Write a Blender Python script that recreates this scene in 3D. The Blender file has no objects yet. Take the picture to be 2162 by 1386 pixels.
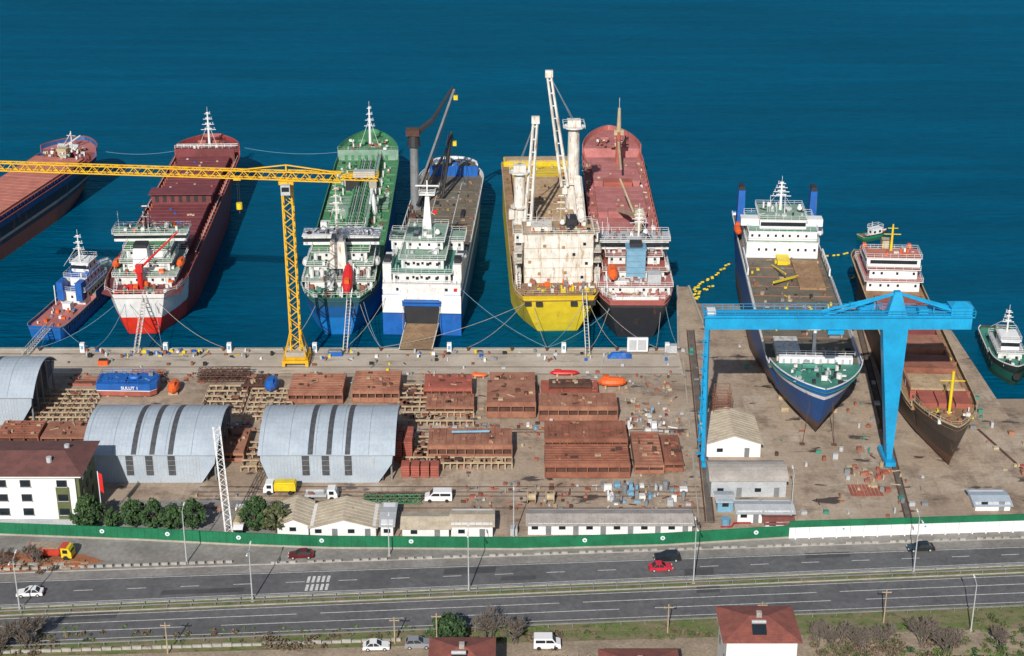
import bpy, math, random
from mathutils import Vector, Matrix
R=random.Random(7)
scene=bpy.context.scene
# ------------------------------------------------------------------ materials
MATS={}
def new_mat(name):
    m=bpy.data.materials.new(name);m.use_nodes=True
    nt=m.node_tree;b=nt.nodes['Principled BSDF']
    return m,nt,b
def noise(nt,co,scale,detail=6,rough=.6):
    n=nt.nodes.new('ShaderNodeTexNoise');n.inputs['Scale'].default_value=scale
    n.inputs['Detail'].default_value=detail;n.inputs['Roughness'].default_value=rough
    nt.links.new(co,n.inputs['Vector']);return n.outputs['Fac']
def ramp(nt,fac,stops,interp='LINEAR'):
    r=nt.nodes.new('ShaderNodeValToRGB');r.color_ramp.interpolation=interp
    e=r.color_ramp.elements
    while len(e)<len(stops): e.new(.5)
    for i,(p,c) in enumerate(stops):
        e[i].position=p;e[i].color=(c[0],c[1],c[2],1) if hasattr(c,'__len__') else (c,c,c,1)
    nt.links.new(fac,r.inputs['Fac']);return r.outputs['Color']
def mix(nt,f,a,b,mode='MIX'):
    m=nt.nodes.new('ShaderNodeMixRGB');m.blend_type=mode
    for s,v in ((m.inputs['Fac'],f),(m.inputs['Color1'],a),(m.inputs['Color2'],b)):
        if hasattr(v,'is_linked') or hasattr(v,'links'): nt.links.new(v,s)
        elif hasattr(v,'__len__'): s.default_value=(v[0],v[1],v[2],1)
        else: s.default_value=v
    return m.outputs['Color']
def coords(nt,scale=None,kind='Object'):
    t=nt.nodes.new('ShaderNodeTexCoord');o=t.outputs[kind]
    if scale:
        m=nt.nodes.new('ShaderNodeMapping');m.inputs['Scale'].default_value=scale
        nt.links.new(o,m.inputs['Vector']);o=m.outputs['Vector']
    return o
def mat(name,col,col2=None,scale=.4,rough=.6,rust=0,rustcol=(.16,.06,.03),metal=0,fine=.18):
    if name in MATS: return MATS[name]
    m,nt,b=new_mat(name)
    co=coords(nt)
    col2=col2 or tuple(c*.72 for c in col)
    c=mix(nt,ramp(nt,noise(nt,co,scale),[(.38,0),(.62,1)]),col,col2)
    c=mix(nt,fine*2,c,ramp(nt,noise(nt,co,scale*9,4),[(.3,.35),(.7,1)]),'MULTIPLY')
    if rust>0:
        st=coords(nt,(1.2,1.2,.25))
        f=ramp(nt,noise(nt,st,.9,8,.7),[(.62-rust*.25,0),(.72-rust*.22,1)])
        c=mix(nt,f,c,rustcol)
    nt.links.new(c,b.inputs['Base Color']);b.inputs['Roughness'].default_value=rough
    b.inputs['Metallic'].default_value=metal
    MATS[name]=m;return m
def hullmat(name,bands,rust=.3,rustcol=(.14,.055,.03),stern=None):
    """bands: list of (z_from,color) ascending, local z metres; stern=(y_cut,bands) for a differently painted stern"""
    m,nt,b=new_mat(name);co=coords(nt)
    sx=nt.nodes.new('ShaderNodeSeparateXYZ');nt.links.new(co,sx.inputs[0])
    mr=nt.nodes.new('ShaderNodeMapRange');mr.inputs['From Min'].default_value=-5;mr.inputs['From Max'].default_value=20
    nt.links.new(sx.outputs['Z'],mr.inputs['Value'])
    c=ramp(nt,mr.outputs[0],[(max(0,(z+5)/25),cc) for z,cc in bands],'CONSTANT')
    if stern:
        c2=ramp(nt,mr.outputs[0],[(max(0,(z+5)/25),cc) for z,cc in stern[1]],'CONSTANT')
        lt=nt.nodes.new('ShaderNodeMath');lt.operation='LESS_THAN';nt.links.new(sx.outputs['Y'],lt.inputs[0]);lt.inputs[1].default_value=stern[0]
        c=mix(nt,lt.outputs[0],c,c2)
    c=mix(nt,.3,c,ramp(nt,noise(nt,co,.5),[(.3,.3),(.7,1)]),'MULTIPLY')
    st=coords(nt,(1,1,.18))
    f=ramp(nt,noise(nt,st,.8,8,.72),[(.66-rust*.25,0),(.76-rust*.22,1)])
    c=mix(nt,f,c,rustcol)
    nt.links.new(c,b.inputs['Base Color']);b.inputs['Roughness'].default_value=.5
    MATS[name]=m;return m
W=(.78,.78,.76)
mat('white',W,(.64,.64,.62),.5,.5,rust=.14,rustcol=(.35,.25,.17),fine=.1)
mat('whiterust',(.76,.75,.7),(.6,.57,.51),.5,.55,rust=.38,rustcol=(.38,.24,.14),fine=.1)
mat('cleanwhite',(.8,.8,.8),(.72,.72,.72),.5,.35,fine=.05)
mat('glass',(.02,.03,.04),rough=.12)
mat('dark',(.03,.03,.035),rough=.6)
mat('grey',(.25,.26,.27),(.18,.19,.2))
mat('lightgrey',(.5,.52,.53),(.42,.44,.46))
mat('galv',(.42,.49,.56),(.36,.42,.49),.25,.45,rust=.04,rustcol=(.3,.27,.24),fine=.1)
mat('skylight_endshade',(.05,.055,.06),(.09,.09,.1),1.5)
mat('rust',(.33,.13,.08),(.22,.08,.048),.3,.85)
mat('rust2',(.4,.19,.12),(.27,.11,.07),.25,.85)
mat('rustdark',(.13,.06,.04),(.075,.038,.028),.5,.9)
mat('redsteel',(.42,.115,.08),(.3,.085,.058),.35,.8)
mat('wood',(.52,.4,.27),(.38,.28,.17),.8,.9)
mat('yellow',(.8,.48,.015),(.72,.4,.02),.6,.5,rust=.05)
mat('brightyellow',(.8,.62,.02),(.7,.5,.02),.6,.5)
mat('blue',(.01,.13,.48),(.01,.1,.38),.5,.5,rust=.08)
mat('gantryblue',(.01,.34,.64),(.012,.27,.52),.3,.4,fine=.1)
mat('lightblue',(.2,.4,.55),(.15,.33,.47),.6,.5)
mat('red',(.65,.02,.02),(.55,.02,.02),.6,.5)
mat('orange',(.8,.14,.02),(.7,.11,.02),.6,.5)
mat('deckred',(.22,.048,.054),(.145,.036,.038),.2,.75,rust=.2)
mat('hatchred',(.22,.05,.058),(.16,.04,.046),.3,.7,rust=.1)
mat('hatchorange',(.54,.2,.15),(.44,.15,.11),.3,.75,rust=.12,rustcol=(.3,.15,.11))
mat('deckpink',(.5,.19,.18),(.38,.135,.125),.2,.8,rust=.15,rustcol=(.26,.11,.08))
mat('deckgreen',(.075,.27,.12),(.055,.2,.09),.25,.7,rust=.22,rustcol=(.24,.19,.12))
mat('palegreen',(.27,.4,.32),(.18,.3,.23),.4,.7,rust=.15,rustcol=(.3,.25,.18))
mat('teal',(.06,.27,.2),(.05,.21,.16),.6,.6)
mat('deckolive',(.18,.165,.12),(.115,.11,.085),.25,.8,rust=.4,rustcol=(.22,.13,.09))
mat('deckrust',(.4,.25,.13),(.27,.16,.085),.25,.85,rust=.4,rustcol=(.2,.1,.055))
mat('hatchtan',(.5,.38,.24),(.4,.27,.15),.25,.85,rust=.3,rustcol=(.24,.12,.06))
mat('tan',(.52,.44,.29),(.42,.33,.2),.4,.7)
mat('roofcream',(.58,.5,.38),(.46,.39,.29),.5,.85,rust=.15,rustcol=(.28,.2,.14))
mat('roofgrey',(.44,.4,.37),(.34,.31,.28),.4,.85,rust=.15,rustcol=(.24,.18,.14))
mat('roofred',(.3,.095,.07),(.21,.07,.055),.6,.9)
mat('roofbrown',(.18,.075,.065),(.13,.055,.05),.6,.85)
mat('wallgreen',(.012,.18,.08),(.01,.13,.06),.3,.5,fine=.15)
mat('sidegreen',(.12,.14,.05),(.1,.12,.045),.5,.7)
mat('concrete',(.44,.4,.34),(.34,.31,.26),.15,.9)
mat('concretedark',(.17,.14,.115),(.11,.095,.08),.3,.9)
mat('asphalt',(.15,.15,.155),(.11,.11,.115),.1,.85,fine=.25)
mat('asphaltlight',(.32,.3,.28),(.22,.205,.19),.12,.9,fine=.25)
mat('marking',(.78,.78,.76),(.5,.5,.48),2,.7)
mat('kerb',(.45,.43,.39),(.33,.31,.28),.5,.9)
mat('dirt',(.42,.33,.24),(.3,.235,.17),.2,.95,fine=.3)
mat('redsoil',(.42,.16,.07),(.3,.12,.06),.4,.95,fine=.3)
mat('tyre',(.02,.02,.02),rough=.8)
mat('bark',(.1,.075,.055),(.07,.05,.04),2,.9)
mat('twig',(.2,.165,.14),(.14,.115,.095),1,.9)
def leafmat(name,a,b):
    m,nt,bs=new_mat(name);co=coords(nt)
    c=mix(nt,ramp(nt,noise(nt,co,.8,5),[(.4,0),(.6,1)]),a,b)
    nt.links.new(c,bs.inputs['Base Color']);bs.inputs['Roughness'].default_value=.8;MATS[name]=m
leafmat('leafdark',(.022,.055,.02),(.06,.12,.035))
leafmat('leafolive',(.06,.08,.03),(.13,.14,.06))
leafmat('leafbrown',(.1,.075,.045),(.17,.13,.085))
leafmat('grassblade',(.06,.14,.02),(.14,.2,.05))
for n,c in (('car_maroon',(.12,.015,.02)),('car_black',(.02,.022,.025)),('car_red',(.6,.02,.04)),('car_white',(.8,.8,.8)),('car_grey',(.25,.26,.28))):
    m=mat(n,c,c,1,.22,fine=.02);m.node_tree.nodes['Principled BSDF'].inputs['Coat Weight'].default_value=.5
def ground_mat():
    m,nt,b=new_mat('yard_ground');co=coords(nt)
    c=mix(nt,ramp(nt,noise(nt,co,.035,8,.65),[(.38,0),(.62,1)]),(.5,.395,.295),(.37,.28,.205))
    c=mix(nt,ramp(nt,noise(nt,co,.13,9,.72),[(.49,0),(.63,.8)]),c,(.2,.145,.105))
    c=mix(nt,ramp(nt,noise(nt,co,.09,6,.6),[(.55,0),(.66,.75)]),c,(.54,.465,.38))
    c=mix(nt,ramp(nt,noise(nt,coords(nt,(1,.12,1)),.5,6,.65),[(.55,0),(.7,.5)]),c,(.2,.15,.115))
    c=mix(nt,.5,c,ramp(nt,noise(nt,co,1.5,8,.75),[(.3,.4),(.65,1)]),'MULTIPLY')
    br=nt.nodes.new('ShaderNodeTexBrick');nt.links.new(co,br.inputs['Vector'])
    br.inputs['Scale'].default_value=.17;br.inputs['Mortar Size'].default_value=.01
    br.inputs['Color1'].default_value=(1,1,1,1);br.inputs['Color2'].default_value=(.88,.88,.88,1);br.inputs['Mortar'].default_value=(.65,.65,.65,1)
    c=mix(nt,.45,c,br.outputs['Color'],'MULTIPLY')
    pud=ramp(nt,noise(nt,coords(nt,(1,2.2,1)),.11,5,.55),[(.62,0),(.65,1)])
    c=mix(nt,pud,c,(.08,.062,.05))
    nt.links.new(c,b.inputs['Base Color'])
    nt.links.new(ramp(nt,pud,[(0,.9),(1,.3)]),b.inputs['Roughness'])
    MATS['ground']=m
ground_mat()
def apron_mat():
    m,nt,b=new_mat('quay_concrete');co=coords(nt)
    c=mix(nt,ramp(nt,noise(nt,co,.08,8,.65),[(.4,0),(.6,1)]),(.54,.475,.39),(.42,.36,.29))
    c=mix(nt,ramp(nt,noise(nt,coords(nt,(.5,1.5,1)),.25,8,.7),[(.55,0),(.68,.8)]),c,(.22,.175,.14))
    c=mix(nt,.45,c,ramp(nt,noise(nt,co,2,8,.75),[(.3,.45),(.65,1)]),'MULTIPLY')
    nt.links.new(c,b.inputs['Base Color']);b.inputs['Roughness'].default_value=.9
    MATS['apron']=m
apron_mat()
def grass_mat():
    m,nt,b=new_mat('grass_verge');co=coords(nt)
    c=mix(nt,ramp(nt,noise(nt,coords(nt,(.5,1.6,1)),.3,9,.75),[(.42,0),(.58,1)]),(.13,.18,.045),(.25,.2,.12))
    c=mix(nt,ramp(nt,noise(nt,co,.7,8,.75),[(.52,0),(.62,.8)]),c,(.07,.075,.03))
    c=mix(nt,.6,c,ramp(nt,noise(nt,co,3,6,.7),[(.3,.4),(.7,1)]),'MULTIPLY')
    nt.links.new(c,b.inputs['Base Color']);b.inputs['Roughness'].default_value=.95
    MATS['grass']=m
grass_mat()
def water_mat():
    m,nt,b=new_mat('sea_water')
    co=coords(nt)
    c=mix(nt,ramp(nt,noise(nt,coords(nt,(.3,1,1)),.008,5),[(.35,0),(.65,1)]),(.0,.08,.16),(.0,.1,.2))
    r1=nt.nodes.new('ShaderNodeMapping');r1.inputs['Rotation'].default_value=(0,0,math.radians(-14));r1.inputs['Scale'].default_value=(.4,1.3,1)
    nt.links.new(co,r1.inputs['Vector'])
    n1=noise(nt,r1.outputs[0],.45,8,.66)
    r2=nt.nodes.new('ShaderNodeMapping');r2.inputs['Rotation'].default_value=(0,0,math.radians(18));r2.inputs['Scale'].default_value=(.1,1,1)
    nt.links.new(co,r2.inputs['Vector'])
    n2=noise(nt,r2.outputs[0],.11,5,.55)
    c=mix(nt,.45,c,ramp(nt,n1,[(.35,.5),(.65,1)]),'MULTIPLY')
    c=mix(nt,.35,c,ramp(nt,n2,[(.38,.55),(.62,1)]),'MULTIPLY')
    ad=nt.nodes.new('ShaderNodeMath');ad.operation='MULTIPLY_ADD';nt.links.new(n2,ad.inputs[0]);ad.inputs[1].default_value=2.;nt.links.new(n1,ad.inputs[2])
    bp=nt.nodes.new('ShaderNodeBump');bp.inputs['Strength'].default_value=.7;bp.inputs['Distance'].default_value=1.
    nt.links.new(ad.outputs[0],bp.inputs['Height'])
    nt.nodes.remove(b)
    df=nt.nodes.new('ShaderNodeBsdfDiffuse');nt.links.new(c,df.inputs['Color']);nt.links.new(bp.outputs[0],df.inputs['Normal'])
    gl=nt.nodes.new('ShaderNodeBsdfGlossy');gl.inputs['Color'].default_value=(.12,.5,.75,1);gl.inputs['Roughness'].default_value=.2;nt.links.new(bp.outputs[0],gl.inputs['Normal'])
    fr=nt.nodes.new('ShaderNodeFresnel');fr.inputs['IOR'].default_value=1.33;nt.links.new(bp.outputs[0],fr.inputs['Normal'])
    mu=nt.nodes.new('ShaderNodeMath');mu.operation='MULTIPLY';nt.links.new(fr.outputs[0],mu.inputs[0]);mu.inputs[1].default_value=.45
    ms=nt.nodes.new('ShaderNodeMixShader');nt.links.new(mu.outputs[0],ms.inputs[0]);nt.links.new(df.outputs[0],ms.inputs[1]);nt.links.new(gl.outputs[0],ms.inputs[2])
    nt.links.new(ms.outputs[0],nt.nodes['Material Output'].inputs['Surface'])
    MATS['water']=m
water_mat()
# ------------------------------------------------------------------ mesh builder
class MB:
    def __init__(s): s.v=[];s.f=[];s.m=[];s.mats=[]
    def mi(s,m):
        if m not in s.mats: s.mats.append(m)
        return s.mats.index(m)
    def add(s,vs,fs,m):
        o=len(s.v);s.v+= [tuple(v) for v in vs];k=s.mi(m)
        for f in fs: s.f.append([o+i for i in f]);s.m.append(k)
    def box(s,x0,x1,y0,y1,z0,z1,m):
        s.add([(x0,y0,z0),(x1,y0,z0),(x1,y1,z0),(x0,y1,z0),(x0,y0,z1),(x1,y0,z1),(x1,y1,z1),(x0,y1,z1)],
              [(0,3,2,1),(4,5,6,7),(0,1,5,4),(1,2,6,5),(2,3,7,6),(3,0,4,7)],m)
    def taper(s,b,t,z0,z1,m):
        """frustum, b,t=(x0,x1,y0,y1)"""
        s.add([(b[0],b[2],z0),(b[1],b[2],z0),(b[1],b[3],z0),(b[0],b[3],z0),(t[0],t[2],z1),(t[1],t[2],z1),(t[1],t[3],z1),(t[0],t[3],z1)],
              [(0,3,2,1),(4,5,6,7),(0,1,5,4),(1,2,6,5),(2,3,7,6),(3,0,4,7)],m)
    def beam(s,p,q,r,m,n=4,r2=None):
        p=Vector(p);q=Vector(q);d=q-p
        if d.length<1e-5:return
        d.normalize();a=d.cross(Vector((0,0,1)))
        if a.length<.01:a=Vector((1,0,0))
        a.normalize();b=d.cross(a);r2=r if r2 is None else r2
        vs=[];
        for c,rr in((p,r),(q,r2)):
            for i in range(n):
                t=2*math.pi*(i+.5)/n;vs.append(c+a*math.cos(t)*rr+b*math.sin(t)*rr)
        s.add(vs,[tuple(range(n))[::-1],tuple(range(n,2*n))]+[(i,(i+1)%n,n+(i+1)%n,n+i) for i in range(n)],m)
    def cyl(s,x,y,r,z0,z1,m,n=12,r2=None): s.beam((x,y,z0),(x,y,z1),r,m,n,r2)
    def prism(s,prof,axis,a0,a1,m):
        """prof: 2D pts; axis 'x' prof=(y,z), 'y' prof=(x,z), 'z' prof=(x,y)"""
        def P(u,v,a): return (a,u,v) if axis=='x' else ((u,a,v) if axis=='y' else (u,v,a))
        n=len(prof);vs=[P(u,v,a0) for u,v in prof]+[P(u,v,a1) for u,v in prof]
        s.add(vs,[tuple(range(n)),tuple(range(n,2*n))[::-1]]+[(i,n+i,n+(i+1)%n,(i+1)%n) for i in range(n)],m)
    def rail(s,pts,z,m='white',h=1.0,step=2.,closed=True,r=.045,mid=True):
        n=len(pts)
        for i in range(n if closed else n-1):
            a=Vector((*pts[i],z));b=Vector((*pts[(i+1)%n],z));d=(b-a).length
            for hh in ((h,h*.5) if mid else (h,)): s.beam(a+Vector((0,0,hh)),b+Vector((0,0,hh)),r,m)
            k=max(1,int(d/step))
            for j in range(k): 
                p=a.lerp(b,j/k);s.beam(p,p+Vector((0,0,h)),r,m)
    def truss(s,p,q,w,m,seg=None,r=.1,h=None,rd=None):
        p=Vector(p);q=Vector(q);d=q-p;L=d.length;d=d/L;h=h or w;rd=rd or r*.6
        a=d.cross(Vector((0,0,1)))
        if a.length<.05:a=Vector((1,0,0))
        a.normalize();b=a.cross(d)
        cs=[(-w/2,-h/2),(w/2,-h/2),(w/2,h/2),(-w/2,h/2)]
        seg=seg or max(2,int(L/w))
        for u,v in cs: s.beam(p+a*u+b*v,q+a*u+b*v,r,m)
        for i in range(seg):
            for k in range(4):
                c0=cs[k];c1=cs[(k+1)%4]
                if i%2:c0,c1=c1,c0
                s.beam(p+d*(L*i/seg)+a*c0[0]+b*c0[1],p+d*(L*(i+1)/seg)+a*c1[0]+b*c1[1],rd,m)
    def clutter(s,x0,x1,y0,y1,z,n,ms,smax=1.5,hmax=1.2,rnd=R):
        for i in range(n):
            x=rnd.uniform(x0,x1);y=rnd.uniform(y0,y1);k=rnd.random();m=rnd.choice(ms)
            a=rnd.uniform(.25,smax)/2;b=rnd.uniform(.25,smax)/2;h=rnd.uniform(.25,hmax)
            if k<.55:s.box(x-a,x+a,y-b,y+b,z,z+h,m)
            elif k<.8:s.cyl(x,y,min(a,b),z,z+h*1.3,m,8)
            else:
                t=rnd.uniform(0,3.1);s.beam((x-a*2*math.cos(t),y-a*2*math.sin(t),z+.15),(x+a*2*math.cos(t),y+a*2*math.sin(t),z+.2),.12,m)
    def tier(s,x0,x1,y0,y1,z0,z1,wall='white',deck='palegreen',oh=.7,win=True,rail=True,step=1.7,ws=.55):
        s.box(x0,x1,y0,y1,z0,z1,wall)
        s.box(x0-oh,x1+oh,y0-oh,y1+oh,z1,z1+.14,wall)
        s.box(x0-oh+.12,x1+oh-.12,y0-oh+.12,y1+oh-.12,z1+.14,z1+.16,deck)
        if rail:s.rail([(x0-oh+.05,y0-oh+.05),(x1+oh-.05,y0-oh+.05),(x1+oh-.05,y1+oh-.05),(x0-oh+.05,y1+oh-.05)],z1+.14,step=1.8)
        if win:
            zc=(z0+z1)/2+.15
            k=int((x1-x0-1)/step)
            for i in range(k):
                x=x0+(x1-x0)*(i+.5)/k+R.uniform(-.2,.2)
                if R.random()<.2:continue
                for yy in (y0-.03,y1+.03): s.box(x-ws/2,x+ws/2,yy-.03,yy+.03,zc-.32,zc+.32,'glass')
            for x in (x0+.8,x1-1.):
                if z1-z0>2: s.box(x-.35,x+.35,y0-.05,y0,z0+.15,z0+2,'lightgrey')
            k=int((y1-y0-1)/step)
            for i in range(k):
                y=y0+(y1-y0)*(i+.5)/k
                for xx in (x0-.03,x1+.03): s.box(xx-.03,xx+.03,y-ws/2,y+ws/2,zc-.32,zc+.32,'glass')
    def stairs(s,x,y0,y1,z0,z1,m='white'):
        """inclined ladder between decks"""
        for a in(-.35,.35):
            s.beam((x+a,y0,z0),(x+a,y1,z1),.06,m);s.beam((x+a,y0,z0+.9),(x+a,y1,z1+.9),.04,m)
        for i in range(6):
            t=(i+.5)/6;y=y0+(y1-y0)*t;z=z0+(z1-z0)*t;s.box(x-.35,x+.35,y-.1,y+.1,z-.02,z+.02,m)
    def boat(s,x,y,z,L,w,h,m,ax='y',tilt=0,m2=None):
        """enclosed lifeboat: lofted rounded body with canopy"""
        n=9;rings=[];M=10
        vs=[];fs=[]
        for i in range(n):
            t=i/(n-1)*2-1;k=math.sqrt(max(.02,1-abs(t)**2.6))
            for j in range(M):
                a=2*math.pi*j/M;u=math.cos(a)*w/2*k;v=(math.sin(a)*(.5 if math.sin(a)>0 else .42))*h*(k*.7+.3)+h*.45
                l=t*L/2
                if ax=='y':vs.append((x+u,y+l,z+v+l*tilt))
                else:vs.append((x+l,y+u,z+v+l*tilt))
        for i in range(n-1):
            for j in range(M): fs.append((i*M+j,i*M+(j+1)%M,(i+1)*M+(j+1)%M,(i+1)*M+j))
        fs.append(tuple(range(M)));fs.append(tuple(range((n-1)*M,n*M)))
        s.add(vs,fs,m)
        if ax=='y':
            s.box(x-w*.22,x+w*.22,y-L*.35,y-L*.12,z+h*.7+tilt*-L*.23,z+h*1.12+tilt*-L*.23,m2 or m)
        else: s.box(x-L*.35,x-L*.12,y-w*.22,y+w*.22,z+h*.7,z+h*1.12,m2 or m)
    def obj(s,name,parent=None,loc=(0,0,0),rz=0,smooth=False):
        me=bpy.data.meshes.new(name);me.from_pydata(s.v,[],s.f)
        for m in s.mats: me.materials.append(MATS[m])
        me.polygons.foreach_set('material_index',s.m)
        if smooth: me.polygons.foreach_set('use_smooth',[True]*len(s.f))
        me.update()
        o=bpy.data.objects.new(name,me);scene.collection.objects.link(o)
        o.location=loc;o.rotation_euler=(0,0,rz)
        if parent:o.parent=parent
        return o
def empty(name,loc,rz=0):
    o=bpy.data.objects.new(name,None);scene.collection.objects.link(o);o.location=loc;o.rotation_euler=(0,0,rz);return o
def heading(a,b): return math.atan2(-(b[0]-a[0]),b[1]-a[1]), math.hypot(b[0]-a[0],b[1]-a[1])
# ------------------------------------------------------------------ land, water
g=MB()
land=[(-500,-300),(500,-300),(500,300),(104,302),(103.5,352),(96,354),(46,354),(44.5,380),(41.5,380),(38,341.3),(-500,341.3)]
g.prism(land,'z',-7,0,'ground')
g.obj('ground')
w=MB();w.add([(-4000,-600,-2.5),(4000,-600,-2.5),(4000,6000,-2.5),(-4000,6000,-2.5)],[(0,1,2,3)],'water');w.obj('water')
g=MB()
g.add([(45.6,354,-.01),(102,354,-.01),(106,388,-4.5),(44,392,-4.5)],[(0,1,2,3)],'ground')
g.add([(104,302,-.01),(150,301,-.01),(154,334,-4.5),(106,334,-4.5)],[(0,1,2,3)],'ground')
g.obj('slipway_ramp')
def strip(name,x0,x1,lo,hi,z,m,n=24,obj=True,g=None):
    g=g or MB()
    for i in range(n):
        a=x0+(x1-x0)*i/n;b=x0+(x1-x0)*(i+1)/n
        g.add([(a,lo(a),z),(b,lo(b),z),(b,hi(b),z),(a,hi(a),z)],[(0,1,2,3)],m)
    if obj: return g.obj(name)
K=lambda c:(lambda x:c)
strip('quay_apron',-300,38,K(326.5),K(341),.012,'apron',1)
g=MB();g.box(-300,37.9,340.6,341.5,-.3,.18,'concrete')
for x in range(-290,38,6): g.box(x-.3,x+.3,341.5,341.9,-2.2,-.2,'tyre')
g.beam((38.2,341.5,.1),(41.6,380,.1),.35,'concrete');g.beam((44.4,380,.1),(45.5,354,.1),.35,'concrete')
g.obj('quay_wall')
g=MB()
for y in (338.2,331.,327.2): g.box(-300,37.5,y-.12,y+.12,.02,.06,'rustdark')
for y in (298.6,299.9,275.3,273.2,271.6,267): g.box(-60 if y<290 else -110,36,y-.12,y+.12,.01,.05,'rustdark')
g.obj('yard_rails')
g=MB()
def line2(p,q,wd,m,z0=.01,z1=.06):
    d=Vector((q[0]-p[0],q[1]-p[1]));d.normalize();n=Vector((-d.y,d.x))*wd/2
    g.prism([(p[0]+n.x,p[1]+n.y),(p[0]-n.x,p[1]-n.y),(q[0]-n.x,q[1]-n.y),(q[0]+n.x,q[1]+n.y)],'z',z0,z1,m)
for off in (-.7,.9): line2((36.4+off,262),(41.9+off,352),.3,'rustdark')
line2((36.6,262),(42,352),1.2,'concretedark',.008,.02)
line2((73.4,263),(82,353),1.3,'concretedark',.008,.02)
for off in(-.6,.6): line2((73.4+off,263),(82+off,353),.3,'rustdark',.021,.07)
line2((106.5,255),(96,300),.6,'rustdark')
line2((34.5,262),(39.,341),.25,'concrete',.008,.15)
line2((107.5,270),(110,303),.35,'rustdark',.01,.12);line2((111,270),(113.5,303),.35,'rustdark',.01,.12)
g.obj('gantry_rails')
# ------------------------------------------------------------------ roads
upB=lambda x:240+.078*x
upT=lambda x:248.3+.066*x
loT=lambda x:236.7+.078*x
loB=lambda x:228.1+.071*x
X0,X1=-260,260
strip('verge',X0,X1,lambda x:150,lambda x:upT(x)+1.5,.01,'grass')
strip('road',X0,X1,upB,upT,.03,'asphalt')
strip('road',X0,X1,loB,loT,.03,'asphalt')
strip('shoulder',X0,X1,lambda x:upT(x)-1.3,lambda x:upT(x)+1.3,.036,'asphaltlight')
WP=[(-160,262),(-93.2,257.1),(-66.9,255.2),(-49.5,253.5),(-32.3,252.3),(1.6,251.9),(27.2,253.3),(50.1,256),(93.4,258.6),(250,268)]
def wally(x):
    for a,b in zip(WP,WP[1:]):
        if a[0]<=x<=b[0]: return a[1]+(b[1]-a[1])*(x-a[0])/(b[0]-a[0])
    return WP[0][1] if x<WP[0][0] else WP[-1][1]
strip('service_road',-160,250,lambda x:upT(x)+1.3,lambda x:wally(x),.024,'asphaltlight',60)
strip('dirt_road',X0,X1,lambda x:217+.03*x,lambda x:222.6+.05*x,.03,'dirt')
strip('yard_road',-76,-24,lambda x:wally(x)+.5,lambda x:270,.014,'asphaltlight',12)
g=MB();pts=[(-140,243),(-95,244.2),(-86,244.4),(-76,246),(-72,248),(-76,250.2),(-88,251),(-140,252)]
g.prism(pts,'z',.02,.05,'redsoil');g.obj('bare_soil')
g=MB()
for i in range(60):
    x=R.uniform(-98,-74);y=R.uniform(244.5,247.5)+.06*(x+90);a=R.uniform(.3,1);g.box(x-a,x+a,y-a*.4,y+a*.4,.04,R.uniform(.15,.5),R.choice(['redsoil','redsoil','kerb','dirt']))
g.obj('rubble_pile')
g=MB()
for f,side in ((upB,.5),(loT,-.5),(upT,-1.6),(loB,.5)):
    strip('',X0,X1,lambda x:f(x)+side-.07,lambda x:f(x)+side+.07,.046,'marking',24,False,g)
for f,h in ((upB,upT),(loB,loT)):
    for k in ((.45,) if f is upB else (.36,.66)):
        x=-120
        while x<130:
            a=lambda q:f(q)*(1-k)+h(q)*k
            ln=3.2 if f is upB else (40 if k>.5 else 30)
            g.add([(x,a(x)-.08,.046),(x+ln,a(x+ln)-.08,.046),(x+ln,a(x+ln)+.08,.046),(x,a(x)+.08,.046)],[(0,1,2,3)],'marking')
            x+=9 if f is upB else (44 if k>.5 else 36)
for i in range(5):
    for r in range(2):
        x=-35.5+i*.85;y=upB(x)+1+r*2.6
        g.add([(x,y,.05),(x+.5,y,.05),(x+.6,y+2,.05),(x+.1,y+2,.05)],[(0,1,2,3)],'marking')
g.obj('road_markings')
mat('patch',(.085,.085,.088),(.065,.065,.068),.3,.85)
g=MB()
for x,w_,k,hh in ((30,5,.1,2.2),(-12,9,.55,2.),(-60,14,.2,1.5),(52,8,.6,1.8),(-2,6,.2,1.4),(31.5,4,-.9,2.4),(-75,9,-.8,2.)):
    f=upB if k>0 else loB;y=f(x)+abs(k)*8
    g.add([(x,y,.04),(x+w_,y+.07*w_,.04),(x+w_+.3,y+.07*w_+hh,.04),(x+.2,y+hh,.04)],[(0,1,2,3)],'patch')
g.obj('asphalt_repairs')
g=MB()
for f in (lambda x:upB(x)-.5,lambda x:loT(x)+.5,lambda x:upT(x)+1.4,lambda x:loB(x)-.6):
    for i in range(52):
        a=X0+i*10;b=a+10;g.beam((a,f(a),.05),(b,f(b),.05),.16,'kerb')
g.obj('kerb')
g=MB()
for f in (lambda x:upB(x)-1.,lambda x:loT(x)+.9,lambda x:loB(x)-1.5):
    for i in range(65):
        a=-130+i*4;b=a+4
        g.beam((a,f(a),.7),(b,f(b),.7),.12,'grey');g.box(a-.06,a+.06,f(a)-.06,f(a)+.06,0,.75,'grey')
g.obj('guard_rail')
g=MB()
for i in range(120):
    x=-92+i*1.6
    if x>-44 and x<95 : 
        if i%5!=4:g.box(x,x+1.1,upT(x)+1.35,upT(x)+1.65,.02,.5,'kerb')
    elif x<-50: g.box(x,x+1.1,upT(x)+2.3,upT(x)+2.6,.02,.5,'kerb')
g.obj('concrete_barrier')
g=MB()
def wallseg(a,b,h,parts):
    d=Vector((b[0]-a[0],b[1]-a[1]));d.normalize();n=Vector((-d.y,d.x))*.1
    for z0,z1,m,k in parts:
        g.prism([(a[0]+n.x*k,a[1]+n.y*k),(a[0]-n.x*k,a[1]-n.y*k),(b[0]-n.x*k,b[1]-n.y*k),(b[0]+n.x*k,b[1]+n.y*k)],'z',z0,z1,m)
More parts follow.
